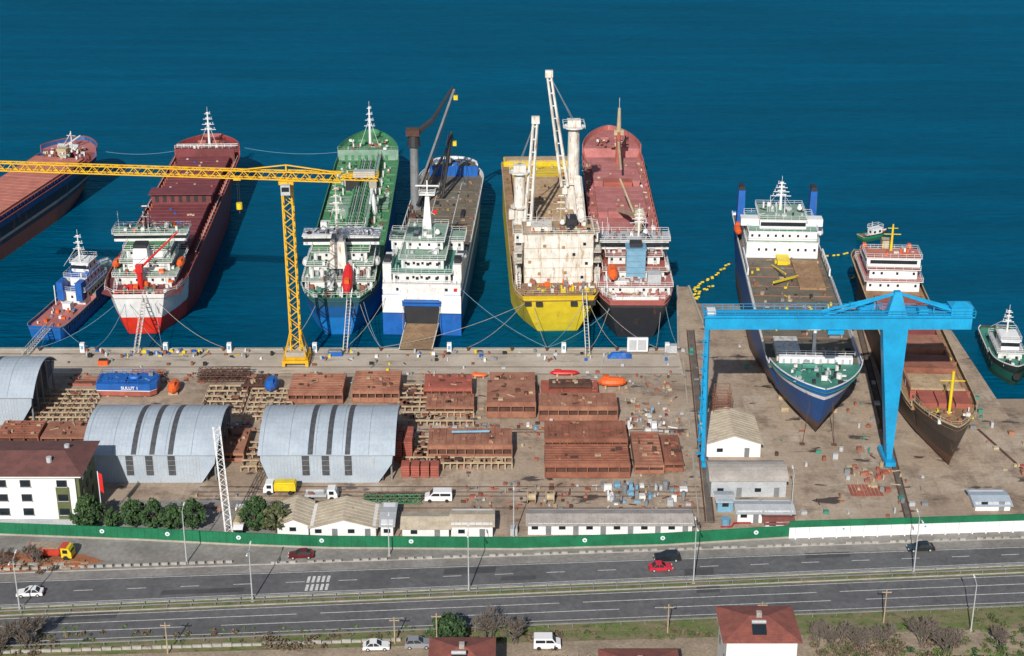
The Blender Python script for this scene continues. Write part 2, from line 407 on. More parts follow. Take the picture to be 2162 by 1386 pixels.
for a,b in zip(WP,WP[1:]):
    if a[0]<50: wallseg(a,b,2.4,[(0,.4,'concrete',1.4),(.4,2.6,'wallgreen',1)])
    else: wallseg(a,b,3.4,[(0,2.2,'cleanwhite',1.4),(2.2,3.5,'wallgreen',1)])
for i in range(150):
    x=-90+i*1.25;y=wally(x)
    if x<50:
        g.box(x-.05,x+.05,y-.16,y-.1,.4,2.6,'wallgreen')
    elif i%2: g.box(x-.12,x+.12,y-.6,y-.14,0,.7,'cleanwhite');g.box(x-.05,x+.05,y-.17,y-.14,.7,2.2,'lightgrey')
for px in (-74,-62,-49,-34,-18,13,27,44,60,75): 
    y=wally(px);g.beam((px,y-.17,1.7),(px,y-.22,1.7),.42,'cleanwhite',12);g.beam((px,y-.22,1.7),(px,y-.25,1.7),.22,'lightblue',8)
g.obj('perimeter_wall')
# ------------------------------------------------------------------ hangars
def hangar(x0,x1,yf,dep,eave=6.3,rise=3.9,chL=1.6,chR=3.):
    p=empty('hangar',(0,0,0))
    r=MB();n=16;prof=[]
    for i in range(n+1):
        t=i/n;y=yf-.5+(dep+1)*t;z=eave+rise*(1-(2*t-1)**2);prof.append((y,z))
    for i in range(n):
        a,b=prof[i],prof[i+1]
        r.add([(x0-.4,a[0],a[1]),(x1+.4,a[0],a[1]),(x1+.4,b[0],b[1]),(x0-.4,b[0],b[1]),(x0-.4,a[0],a[1]-.2),(x1+.4,a[0],a[1]-.2),(x1+.4,b[0],b[1]-.2),(x0-.4,b[0],b[1]-.2)],
              [(0,1,2,3),(4,7,6,5),(0,3,7,4),(1,5,6,2),(0,4,5,1),(3,2,6,7)],'galv')
        for fx in (.36,.5,.64):
            xa=x0+(x1-x0)*fx
            r.add([(xa,a[0],a[1]+.03),(xa+1.0,a[0],a[1]+.03),(xa+1.0,b[0],b[1]+.03),(xa,b[0],b[1]+.03)],[(0,1,2,3)],'skylight_endshade')
        for k in range(30):
            xa=x0+(x1-x0)*(k+.5)/30
            if not any(abs(xa-(x0+(x1-x0)*fx+.5))<.8 for fx in(.36,.5,.64)):
                r.add([(xa,a[0],a[1]+.04),(xa+.07,a[0],a[1]+.04),(xa+.07,b[0],b[1]+.04),(xa,b[0],b[1]+.04)],[(0,1,2,3)],'grey' if k%6==0 else 'lightgrey')
    r.obj('roof',p)
    q=MB()
    fr=[(x0,eave),(x0,eave-1.6),(x0+chL,0),(x1-chR,0),(x1-.3,eave-2.2),(x1,eave)]
    q.prism(fr,'y',yf,yf+.25,'galv')
    q.prism(fr,'y',yf+dep-.3,yf+dep,'galv')
    end=[(yf+.25,0.4),(yf+dep-.3,.4)]+[(y,z-.25) for y,z in prof[::-1]][1:-1]
    q.prism(end,'x',x0+chL,x0+chL+.2,'galv');q.prism(end,'x',x1-2.2,x1-2.,'skylight_endshade')  # right end wall coloured dark, painting in the shade of an open end
    for k in range(5):
        yy=yf+1+(dep-2)*k/4;q.box(x1-.6,x1-.3,yy-.15,yy+.15,0,eave+rise*(1-(2*(yy-yf)/dep-1)**2)-.3,'grey')
    k=int((x1-x0)/.75)
    for i in range(k):
        xx=x0+chL+(x1-chR-x0-chL)*(i+.5)/k
        q.box(xx-.05,xx+.05,yf-.05,yf,0,eave-.3,'lightgrey')
    for fx in (.34,.49,.66):
        xa=x0+(x1-x0)*fx;q.box(xa-.7,xa+.7,yf-.09,yf-.05,1.6,5.9,'skylight_endshade')
        for j in range(5): q.box(xa-.7,xa+.7,yf-.12,yf-.09,1.6+j*1.06,1.7+j*1.06,'grey')
    q.obj('walls',p)
hangar(-82,-56.8,277,20)
hangar(-48.3,-22.8,277,20)
hangar(-126,-98.8,302,18,6.5,3.9)
# ------------------------------------------------------------------ office building
p=empty('office_building',(0,0,0))
g=MB();g.box(-108,-79,259.4,271,0,11,'cleanwhite');g.box(-79,-78.4,259.8,271,0,11,'sidegreen')
g.box(-82.6,-80.2,259.2,259.4,2,8.6,'sidegreen')
g.box(-108.2,-78.9,258.8,259.4,0,2.1,'lightgrey')
g.obj('walls',p)
g=MB()
for z in (3.0,5.9,8.8):
    for x in (-105,-101,-97,-92.4,-88.,-81.4):
        g.box(x-.9,x+.9,259.1,259.25 if x>-83 else 259.37,z,z+1.3,'glass')
        g.box(x-1,x+1,259.05,259.38,z-.12,z,'lightgrey')
    for y in (262,265,268): g.box(-78.4,-78.3,y-.6,y+.6,z,z+1.3,'glass')
g.obj('windows',p)
g=MB();g.box(-108.6,-77.6,258.4,271.8,11,11.5,'cleanwhite')
g.add([(-109,258,11.5),(-77.2,258,11.5),(-77.2,272.2,11.5),(-109,272.2,11.5),(-104,265,13.2),(-82,265,13.2)],[(0,1,5,4),(1,2,5),(2,3,4,5),(3,0,4)],'roofbrown')
for (x,y) in((-84,262),(-82,267)): g.cyl(x,y,.5,12,13.4,'lightgrey',10)
g.obj('roof',p)
g=MB();g.cyl(-75.2,261,.08,0,11,'cleanwhite',6);g.add([(-75.1,261,7),(-74.3,260.6,6.6),(-74.4,260.9,10.4),(-75.1,261,10.8)],[(0,1,2,3)],'red');g.obj('flagpole')
# ------------------------------------------------------------------ sheds
def shed(name,x0,x1,y0,y1,h,rise,roof='roofcream',wall='cleanwhite',ridge='y',doors=2):
    g=MB();g.box(x0,x1,y0,y1,0,h,wall)
    if ridge=='y':
        xc=(x0+x1)/2
        g.prism([(x0,h),(x1,h),(xc,h+rise-.1)],'y',y0+.02,y1-.02,wall)
        for s,e in((x0-.4,xc),(x1+.4,xc)):
            zs=h-.12
            g.add([(s,y0-.5,zs),(e,y0-.5,h+rise),(e,y1+.4,h+rise),(s,y1+.4,zs),(s,y0-.5,zs-.12),(e,y0-.5,h+rise-.12),(e,y1+.4,h+rise-.12),(s,y1+.4,zs-.12)],[(0,1,2,3),(4,7,6,5),(0,4,5,1),(3,2,6,7),(0,3,7,4)],roof)
            n=int((y1-y0)/1.1)
            for i in range(n): y=y0+(i+.5)*(y1-y0)/n;g.beam((s,y,zs+.02),(e,y,h+rise+.02),.05,roof)
    elif ridge=='x':
        yc=(y0+y1)/2
        g.prism([(y0,h),(y1,h),(yc,h+rise-.1)],'x',x0+.02,x1-.02,wall)
        for s,e in((y0-.5,yc),(y1+.5,yc)):
            zs=h-.12
            g.add([(x0-.4,s,zs),(x0-.4,e,h+rise),(x1+.4,e,h+rise),(x1+.4,s,zs),(x0-.4,s,zs-.12),(x0-.4,e,h+rise-.12),(x1+.4,e,h+rise-.12),(x1+.4,s,zs-.12)],[(0,1,2,3),(4,7,6,5),(0,4,5,1),(3,2,6,7),(0,3,7,4)],roof)
        n=int((x1-x0)/1.1)
        for i in range(n):
            x=x0+(i+.5)*(x1-x0)/n;g.beam((x,y0-.5,h-.1),(x,yc,h+rise+.03),.05,roof);
    else:
        n=8;pr=[(y0-.4+(y1-y0+.8)*i/n,h+rise*(1-(2*i/n-1)**2)) for i in range(n+1)]
        g.prism(pr,'x',x0-.4,x1+.4,roof)
    for i in range(doors):
        x=x0+(x1-x0)*(i+.5)/doors
        if i%2: g.box(x-.5,x+.5,y0-.05,y0,.02,2.,'grey')
        else: g.box(x-.6,x+.6,y0-.05,y0,1.1,1.9,'glass')
    return g.obj(name)
shed('storage_shed',-42.5,-36.9,256.6,265.,2.6,1.2,doors=1)
shed('storage_shed',-36.5,-24.6,255.9,264.,2.5,1.6,doors=4)
shed('storage_shed',-19.8,-11.4,255.6,261,2.5,.7,ridge='x')
shed('storage_shed',-11.,-3.5,255.8,261.5,2.9,.5,wall='cleanwhite',ridge='x')
shed('workshop_row',2.9,32.7,257.2,262.5,2.3,.6,roof='roofgrey',ridge='x',doors=12)
shed('storage_shed',38.6,49.4,287.7,300.,3.2,1.8)
shed('warehouse',37.7,51.9,271.3,279,3.5,1.5,roof='roofgrey',wall='lightgrey',ridge='arc',doors=4)
shed('site_office',-23.7,-21.5,256,264,2.8,.3,roof='lightgrey',ridge='x',doors=1)
shed('site_office',41.5,46.,261.5,266,2.3,.4,roof='lightgrey',ridge='x',wall='cleanwhite')
shed('site_office',46.4,51.8,262,266.5,2.0,.4,roof='lightgrey',ridge='x',wall='cleanwhite')
shed('site_office',38.3,41.2,265.6,269,2.4,.3,roof='lightgrey',ridge='x',wall='lightblue',doors=1)
shed('site_office',46.2,51.3,258.5,261.3,1.8,.3,roof='roofred',ridge='x')
shed('storage_shed',86.5,93.,266,271.5,1.4,.4,roof='galv',ridge='x')
shed('site_office',-50,-49,256,257.5,2.2,.2,roof='cleanwhite',ridge='x',doors=1)
g=MB()
g.beam((38,258.5,1),(40,258.5,1),.12,'red',6);g.beam((40,258.5,1),(40.4,258.5,1.8),.12,'red',6);g.beam((40.4,258.5,1.8),(43.5,258.5,1.8),.12,'red',6);g.cyl(39.2,260.5,.8,0,1.6,'lightblue',12)
g.obj('pipework')
# ------------------------------------------------------------------ steel blocks
def block(x0,x1,y0,y1,h,m='rust',ribs='y',open_=True,z=.25,name='steel_hull_block'):
    g=MB()
    g.box(x0,x1,y0,y1,z+h-.12,z+h,m)
    g.box(x0,x1,y0,y1,z,z+.12,m)
    g.box(x0+.1,x1-.1,y0+1.,y1-.1,z+.12,z+h-.12,'rustdark')
    n=max(2,int((x1-x0)/R.uniform(1.3,2.4)))
    for i in range(n+1):
        x=x0+(x1-x0)*i/n
        g.box(x-.09,x+.09,y0+.02,y0+1.,z+.12,z+h-.12,m)
    if open_:
        g.box(x0+.1,x1-.1,y0+.15,y0+.3,z+.12,z+h*.38,m);g.box(x0+.1,x1-.1,y0+.15,y0+.3,z+h*.68,z+h-.12,m)
    else: g.box(x0+.1,x1-.1,y0+.15,y0+.3,z+.12,z+h-.12,m)
    for s in (x0,x1-.1): g.box(s,s+.1,y0,y1,z+.12,z+h-.12,m)
    st=R.uniform(.8,1.4)
    if ribs=='y':
        k=int((x1-x0)/st)
        for i in range(k):
            x=x0+(x1-x0)*(i+.5)/k;g.box(x-.04,x+.04,y0+.1,y1-R.choice([.1,.1,2]),z+h,z+h+.16,m)
    elif ribs=='x':
        k=int((y1-y0)/st)
        for i in range(k):
            y=y0+(y1-y0)*(i+.5)/k;g.box(x0+R.choice([.1,.1,1.5]),x1-.1,y-.04,y+.04,z+h,z+h+.16,m)
    for q in range(3):
        x=R.uniform(x0+1,x1-1.6);y=R.uniform(y0+.6,y1-1.4);g.box(x,x+R.uniform(.5,2),y,y+R.uniform(.4,1.4),z+h+.17,z+h+.2,R.choice(['rustdark','redsteel','rust2','rust']))
    for i in range(3): 
        x=x0+(x1-x0)*(i+.5)/3;g.box(x-.4,x+.4,y0+.3,y1-.3,0.02,z,'wood')
    g.clutter(x0+.5,x1-.5,y0+.5,y1-.5,z+h,10,[m,'rustdark','rust2','wood'],1.,.5)
    return g.obj(name)
block(-47.5,-36,311.7,321.5,2.6,'rust2','x')
block(-34,-24,312,322,3,'rust2','x')
block(-18.8,-8.6,313.2,320,3,'redsteel','n')
block(-18,-8,306,312.4,2.,'rust2')
block(-4.8,5,318.6,323.4,2,'rust2','n',open_=False)
block(-5.3,4.9,304.8,316,3.6,'rust2','n')
block(6.3,18.5,314,321,1.2,'redsteel','n')
block(8,17,316,319,2.4,'rustdark')
block(5.6,21.9,303.3,309.8,3.4,'rust2')
block(6.6,23,289,297,3.2,'rust')
block(6.4,22.8,278.4,286.5,3.2,'rust','x')
block(23.9,29.5,280,294.5,2.,'rust2','x')
block(29.8,33.4,281,293,2.,'rust','y')
block(-16.6,0,285.8,293.2,3.4,'rust2')
block(-58,-53,285,296,2,'rust2','n')
block(-104,-95.5,292.5,299.5,2,'rust','x');block(-95,-86,292.8,300,1.6,'rust2','n')
block(-58,-52.6,318,323.5,1.4,'rustdark')
g=MB()
for i in range(3):
    for j in range(9):
        for kk in range(2): g.box(-23.5+kk*2+R.uniform(-.1,.1),-21.7+kk*2,285.5+i*2.4,287.5+i*2.4,.1+j*.5,.5+j*.5,'redsteel')
g.obj('steel_stack')
g=MB()
for i in range(4):
    for j in range(5): g.box(-21.5+i*1.9,-19.9+i*1.9,279,281.5,.1+j*.5,.5+j*.5,'redsteel')
g.obj('steel_stack')
g=MB();g.beam((-12,290,4.4),(-4.5,290.3,4.4),.25,'lightblue',8);g.obj('blue_pipe')
def trestle(x0,x1,y0,y1,h=1.,m='wood',name='timber_trestles'):
    g=MB();n=max(1,int((x1-x0)/1.3));k=max(1,int((y1-y0)/2.2))
    for j in range(k+1):
        y=y0+(y1-y0)*j/k
        g.box(x0,x1,y-.15,y+.15,h-.3,h,m)
        for i in range(n+1):
            x=x0+(x1-x0)*i/n;g.box(x-.13,x+.13,y-.13,y+.13,.02,h-.3,m)
            if i%2==0 and j<k: g.box(x-.12,x+.12,y+.16,y+2,h-.25,h-.03,'rust2' if i%4 else m)
    for i in range(14):
        x=R.uniform(x0,x1-1);y=R.uniform(y0,y1-1);g.box(x,x+R.uniform(.2,1.6),y,y+R.uniform(.2,1.8),h,h+.15,R.choice(['rust','wood','rustdark']))
    g.obj(name)
trestle(-65.5,-57,306,319,1.2);trestle(-56,-46.6,304,317.5,1.2);trestle(-101,-88.5,303.5,317,1.2)
trestle(-23,-8,301.5,305.5,1.4);trestle(-21.5,0,282.4,284.8,1.6);trestle(-53,-47.,281.5,292,1.3);trestle(-19.4,-16.8,285,294,1.5);trestle(-24,-18,308,319,1.5)
g=MB()
for i in range(3): g.truss((-69,323+i*1.3,1+i*.3),(-57.5,323.3+i*1.3,1+i*.3),1.2,'rustdark',10,.1)
for i in range(2): g.truss((-84,325+i*1.3,.8),(-76.5,325.2+i*1.3,.8),1.,'rust2',8,.1)
g.obj('steel_trusses')
g=MB()
for i in range(22):
    x=R.uniform(-98,-80);y=R.uniform(320,326);g.box(x,x+R.uniform(1,5),y,y+.3,.05,.5,R.choice(['rust','rustdark','redsteel']))
g.obj('steel_scrap')
def scatter(name,zones,ms,smax=1.4,hmax=1.1):
    g=MB()
    for x0,x1,y0,y1,n in zones: g.clutter(x0,x1,y0,y1,.02,n,ms,smax,hmax)
    g.obj(name)
scatter('yard_scrap',[(-25,36,297,303,110),(-85,-50,298,304,60),(-10,36,266,277,110),(-100,36,322,328,110),(24,36,296,322,80),(-60,-20,264,272,40),(-45,-20,299,306,40),(-25,36,279,322,120)],['rust','rustdark','wood','grey','rust2','redsteel','lightgrey'],1.,.5)
scatter('crates',[(17,33,267,276,42),(24,30,298,308,14),(-20,5,256,262,8),(-25,36,298,302,10)],['cleanwhite','lightgrey','white','lightblue','grey'],1.5,1.5)
scatter('welding_cabinets',[(38,44,300,340,22),(52,72,262,300,22),(70,80,262,345,44),(92,100,300,345,34),(52,78,330,350,30)],['lightgrey','rust','grey','rustdark','teal'],1.2,1.2)
scatter('steel_scrap',[(66,76,272,284,26),(68,73,276,282,16),(95,108,262,300,20)],['redsteel','rust2','tan'],1.3,.8)
g=MB()
for i in range(9): g.box(64.5+i*.7,65+i*.7,271.5,276,.02,.15,'redsteel')
g.obj('steel_plates')
g=MB()
for x,y in ((2.8,269),(6.3,269)):
    g.beam((x,y,1.3),(x+1.6,y,1.3),.7,'tan',12)
    for xx in (x,x+1.5): g.beam((xx,y,1.3),(xx+.14,y,1.3),1.3,'wood',14)
g.obj('cable_drum')
g=MB();g.truss((-28,268.5,1),(-17,268.8,1),1.2,'deckgreen',12,.09);g.truss((-28,270,1),(-17,270,1),1,'rustdark',12,.09);g.obj('crane_boom_section')
g=MB()
for x,y,h in ((42.8,301,5.5),(43.6,304,5.5)): 
    for z in range(5): g.rail([(x-1.6,y-2),(x+1.6,y-2),(x+1.6,y+2),(x-1.6,y+2)],z*1.5,'rust',h=1.5,step=2.2)
g.obj('scaffold_tower')
g=MB();g.truss((-51.3,256.5,0),(-53.2,262,19.5),1.2,'cleanwhite',22,.08);g.box(-52.6,-50.2,255.2,257.6,0,.6,'concrete');g.obj('lattice_mast')
# yard boats
p=empty('work_barge',(-82.8,318,.4))
g=MB()
g.prism([(-6.2,-2.6),(5.2,-3),(6.4,-1.8),(6.4,1.8),(5.2,3),(-6.2,2.6)],'z',0,1.1,'redsteel')
g.prism([(-6.25,-2.65),(5.25,-3.05),(6.5,-1.85),(6.5,1.85),(5.25,3.05),(-6.25,2.65)],'z',1.1,1.3,'cleanwhite')
g.prism([(-6.3,-2.7),(5.3,-3.1),(6.6,-1.9),(6.6,1.9),(5.3,3.1),(-6.3,2.7)],'z',1.3,2.8,'blue')
g.box(-5,0,-2,2,2.8,3.3,'blue');g.boat(1.5,-.5,2.8,2.6,1.6,1.2,'blue','x');g.clutter(-5,5,-2,2,2.8,18,['blue','lightblue','grey','rust'],1,.8)
g.rail([(-6,-2.5),(5,-2.8),(6.3,0),(5,2.8),(-6,2.5)],2.8,'blue')
for x in(-4,0,4): g.box(x-.3,x+.3,-2.5,2.5,-.38,0,'wood')
g.obj('hull',p)
cu=bpy.data.curves.new('name_text','FONT');cu.body='SULUT 1';cu.size=1.0;cu.extrude=.02;cu.offset=.02
t=bpy.data.objects.new('name_lettering',cu);scene.collection.objects.link(t);t.parent=p;t.location=(-.9,-3.05,1.6);t.rotation_euler=(math.radians(90),0,math.radians(-2));cu.materials.append(MATS['cleanwhite'])
def lifeboat(x,y,z,L,w,h,m,ax,cr=True,name='lifeboat'):
    g=MB();g.boat(0,0,.3,L,w,h,m,ax)
    for k in(-.25,.25):
        if ax=='y':g.box(-w*.4,w*.4,L*k-.2,L*k+.2,0,.6,'wood')
        else:g.box(L*k-.2,L*k+.2,-w*.4,w*.4,0,.6,'wood')
    g.obj(name,None,(x,y,z))
lifeboat(-73,318,0,5.4,2.5,2.3,'orange','y');lifeboat(-51.8,317.5,.8,6,3,2.5,'blue','y')
lifeboat(21.8,320.5,0,6,2.6,2.2,'orange','x');lifeboat(11.6,326.5,0,6.4,1.8,1.,'red','x',name='rescue_boat');lifeboat(-7.2,325.3,0,3.6,1.4,.9,'orange','x',name='rescue_boat')
g=MB()
n=12
vs=[];fs=[]
for i in range(n):
    for j in range(7):
        u=i/(n-1)*2-1;v=j/6*2-1;vs.append((u*2.8,v*1.4,max(0,(1-u*u*u*u)*(1-v*v))*1.1+R.uniform(-.15,.15)+.05))
for i in range(n-1):
    for j in range(6): fs.append((i*7+j,(i+1)*7+j,(i+1)*7+j+1,i*7+j+1))
g.add(vs,fs,'blue');g.obj('tarpaulin',None,(24.4,336.8,0))
g=MB();g.box(26.2,30.9,338.2,338.9,.6,3.9,'cleanwhite');g.box(26.4,26.6,338.1,339,0,.6,'grey');g.box(30.4,30.6,338.1,339,0,.6,'grey');g.box(26.6,28.3,338.1,338.2,1,3.5,'lightgrey');g.box(28.6,30.5,338.1,338.2,1.,3.5,'lightgrey');g.obj('electrical_cabinet')
g=MB()
for x in (-64.5,-14.3,11.8,-45.,35.4,-98,-79): g.box(x-.5,x+.5,339,340,.02,2.2,'cleanwhite');g.box(x-.3,x+.3,338.95,339,.8,1.7,'lightblue')
g.box(35.,37.6,338.7,340.1,.02,1.8,'lightgrey');g.obj('power_cabinet')
g=MB()
for x in (-108,-95,-80,-66,-52,-38,-30,-10,0,8,18,24,33): g.cyl(x,340.2,.3,0,.55,'rustdark',8);g.cyl(x,340.2,.45,.55,.75,'rustdark',8)
g.obj('bollard')
scatter('quay_equipment',[(-100,-60,336,340,46),(-45,36,334,340,50),(-80,-70,339,340.3,16),(-110,36,329,339,40)],['blue','grey','lightgrey','tyre','rust','brightyellow','cleanwhite'],1.,.8)
g=MB();g.box(-41.8,-38.5,336.8,338.4,.02,1.,'blue');g.box(-41.6,-38.7,337,338.2,1.,1.3,'grey');g.obj('skip_container')
g=MB();g.box(-92.8,-90.6,331.8,333.2,.02,1.1,'orange');g.box(-92.6,-90.8,332,333,1.1,1.3,'dark');g.obj('skip_container')
# ------------------------------------------------------------------ yellow tower crane
p=empty('tower_crane',(-48.4,333.6,0))
g=MB();g.truss((0,0,2.2),(0,0,42.3),2.1,'yellow',22,.2,rd=.12);
g.obj('mast',p)
g=MB()
for x in(-2.6,2.6):
    g.box(x-.35,x+.35,-3,3,.3,.9,'yellow')
    for y in(-2.5,2.5): g.cyl(x,y,.4,.05,.7,'grey',8)
for y in (-2.4,2.4): g.box(-2.9,2.9,y-.3,y+.3,.9,1.5,'yellow')
g.box(-2.2,2.2,-2,2,1.5,2.2,'yellow');g.box(-2.2,2.2,-2.1,-.9,2.2,3.3,'concrete');g.box(-2.2,2.2,.9,2.,2.2,3.3,'concrete')
for a in(-1,1):
    for b in(-1,1): g.beam((a*2.6,b*2.4,1.2),(a*1,b*1,8),.16,'yellow')
g.rail([(-2.8,-2.8),(2.8,-2.8),(2.8,2.8),(-2.8,2.8)],1.5,'yellow')
g.obj('base_carriage',p)
g=MB()
g.box(-1.6,1.6,-1.6,1.6,42.3,43,'yellow')
dv=Vector((-62,6.5,0)).normalized()
J0=Vector((0,0,44.));
g.truss(J0,J0+dv*88,1.5,'yellow',58,.16,h=1.7,rd=.1)
g.truss(J0,J0-dv*12,1.5,'yellow',8,.18,h=1.9,rd=.11);g.truss(J0-dv*12,J0-dv*20,1.5,'yellow',6,.16,h=.7,rd=.09)
g.beam(J0+dv*10+Vector((0,0,.9)),J0+dv*0+Vector((0,0,2.3)),.16,'yellow');g.beam(J0+Vector((0,0,2.3)),J0-dv*12+Vector((0,0,.9)),.16,'yellow');g.beam(J0,J0+Vector((0,0,2.3)),.2,'yellow')
c=J0-dv*17;g.box(c.x-2.3,c.x+2.3,c.y-.9,c.y+.9,c.z+.3,c.z+1.6,'lightgrey');g.box(c.x+1,c.x+2.6,c.y-1,c.y+1,c.z-2.,c.z-.2,'concrete')
g.rail([(c.x-4,c.y-1),(c.x+3,c.y-1),(c.x+3,c.y+1),(c.x-4,c.y+1)],c.z+.3,'yellow')
g.box(-1.,1,-2.9,-1.6,40.4,42.6,'lightgrey');g.box(-.8,.8,-2.95,-2.9,41.2,42.2,'glass')
g.obj('jib',p)
g=MB();h=J0+dv*10.8;g.box(h.x-.8,h.x+.8,h.y-.8,h.y+.8,42.7,43.1,'yellow');g.beam((h.x-.2,h.y,43),(h.x-.2,h.y,37.4),.04,'dark');g.beam((h.x+.2,h.y,43),(h.x+.2,h.y,37.4),.04,'dark');g.cyl(h.x,h.y,.65,36,37.4,'brightyellow',10);g.beam((h.x,h.y,36),(h.x,h.y,35),.18,'dark');g.obj('hook_block',p)
# ------------------------------------------------------------------ blue gantry crane
p=empty('gantry_crane',(0,0,0))
yb=285.
g=MB()
g.box(36.6,87.2,yb-1.2,yb+1.2,29.2,32.,'gantryblue')
g.box(36.2,87.6,yb-1.6,yb-1.2,31.7,31.85,'gantryblue')
g.box(36.6,87.2,yb+1.2,yb+2.2,31.8,31.95,'gantryblue')
for i in range(26):
    x=37+i*1.95;g.box(x-.05,x+.05,yb-1.26,yb-1.2,29.3,31.9,'gantryblue')
g.rail([(36.3,yb-1.6),(87.6,yb-1.6),(87.6,yb+2.2),(36.3,yb+2.2)],32,'gantryblue',1.1,1.9,r=.06)
g.box(83,87,yb-1.4,yb+1.6,32.05,33.8,'gantryblue');g.taper((82.8,87.2,yb-1.6,yb+1.8),(84,86,yb-.2,yb+.2),33.8,34.5,'gantryblue')
g.box(73.2,87.6,yb+2.2,yb+4.2,30.5,32,'gantryblue')
g.box(37,38.6,yb-.9,yb+1,32.,32.9,'cleanwhite')
g.obj('bridge_girder',p)
g=MB()
ap=(72.8,yb,36.2)
for x in (59,86.5): 
    for yy in(-1.1,1.1): g.beam((x,yb+yy,32),ap,.28,'gantryblue',6)
for x in (66,80):
    t=(x-59)/13.8 if x<72.8 else (87.5-x)/14.7
    g.beam((x,yb,32),(x,yb,32+t*4.2),.12,'gantryblue')
g.taper((71,74.8,yb-1.3,yb+1.3),(72.2,73.4,yb-.6,yb+.6),32.,36.6,'gantryblue')
g.box(66,69,yb+1.,yb+2.6,32,33.6,'gantryblue');g.box(77,78.8,yb-1,yb+1,32.05,33.2,'gantryblue')
g.rail([(64,yb-.9),(70,yb-.9),(70,yb+.9),(64,yb+.9)],33,'gantryblue')
g.obj('top_frame',p)
g=MB()
g.taper((73.7,74.7,yb-1.,yb+1.8),(70.4,75.2,yb-1.3,yb+1.5),1.4,29.2,'gantryblue')
g.box(73.2,75.2,yb-2.5,yb+5,.5,1.4,'gantryblue')
for y in(yb-2,yb,yb+2,yb+4.4): g.beam((73.9,y,.5),(74.5,y,.5),.45,'grey',10)
for i in range(14): g.box(70.4+(3.3*(1-(3+i*1.9)/28)),70.9+(3.3*(1-(3+i*1.9)/28)),yb-1.42,yb-1.36,3+i*1.9,3.1+i*1.9,'gantryblue')
g.obj('rigid_leg',p)
g=MB()
g.beam((37.6,yb-1,1.4),(37.2,yb-.8,29.2),.5,'gantryblue');g.beam((38.6,yb+13,1.4),(37.4,yb+.8,29.2),.5,'gantryblue')
g.box(37.2,38.2,yb-2.6,yb+1,.4,1.4,'gantryblue');g.box(38.2,39.2,yb+11.5,yb+14.5,.4,1.4,'gantryblue')
g.beam((37.7,yb,1.1),(38.6,yb+12,1.1),.25,'gantryblue')
for i in range(9):
    z=3+i*3;g.box(36.1,37,yb-2,yb-1.2,z,z+.1,'gantryblue');g.beam((36.5,yb-1.6,z),(36.5,yb-1.6,z+3),.07,'gantryblue')
g.obj('hinged_leg',p)
g=MB();g.box(60,63,yb-1.5,yb+1.5,28.3,29.1,'gantryblue');g.box(60.5,62.5,yb-.6,yb+.6,27.2,28.3,'grey');g.obj('trolley',p)
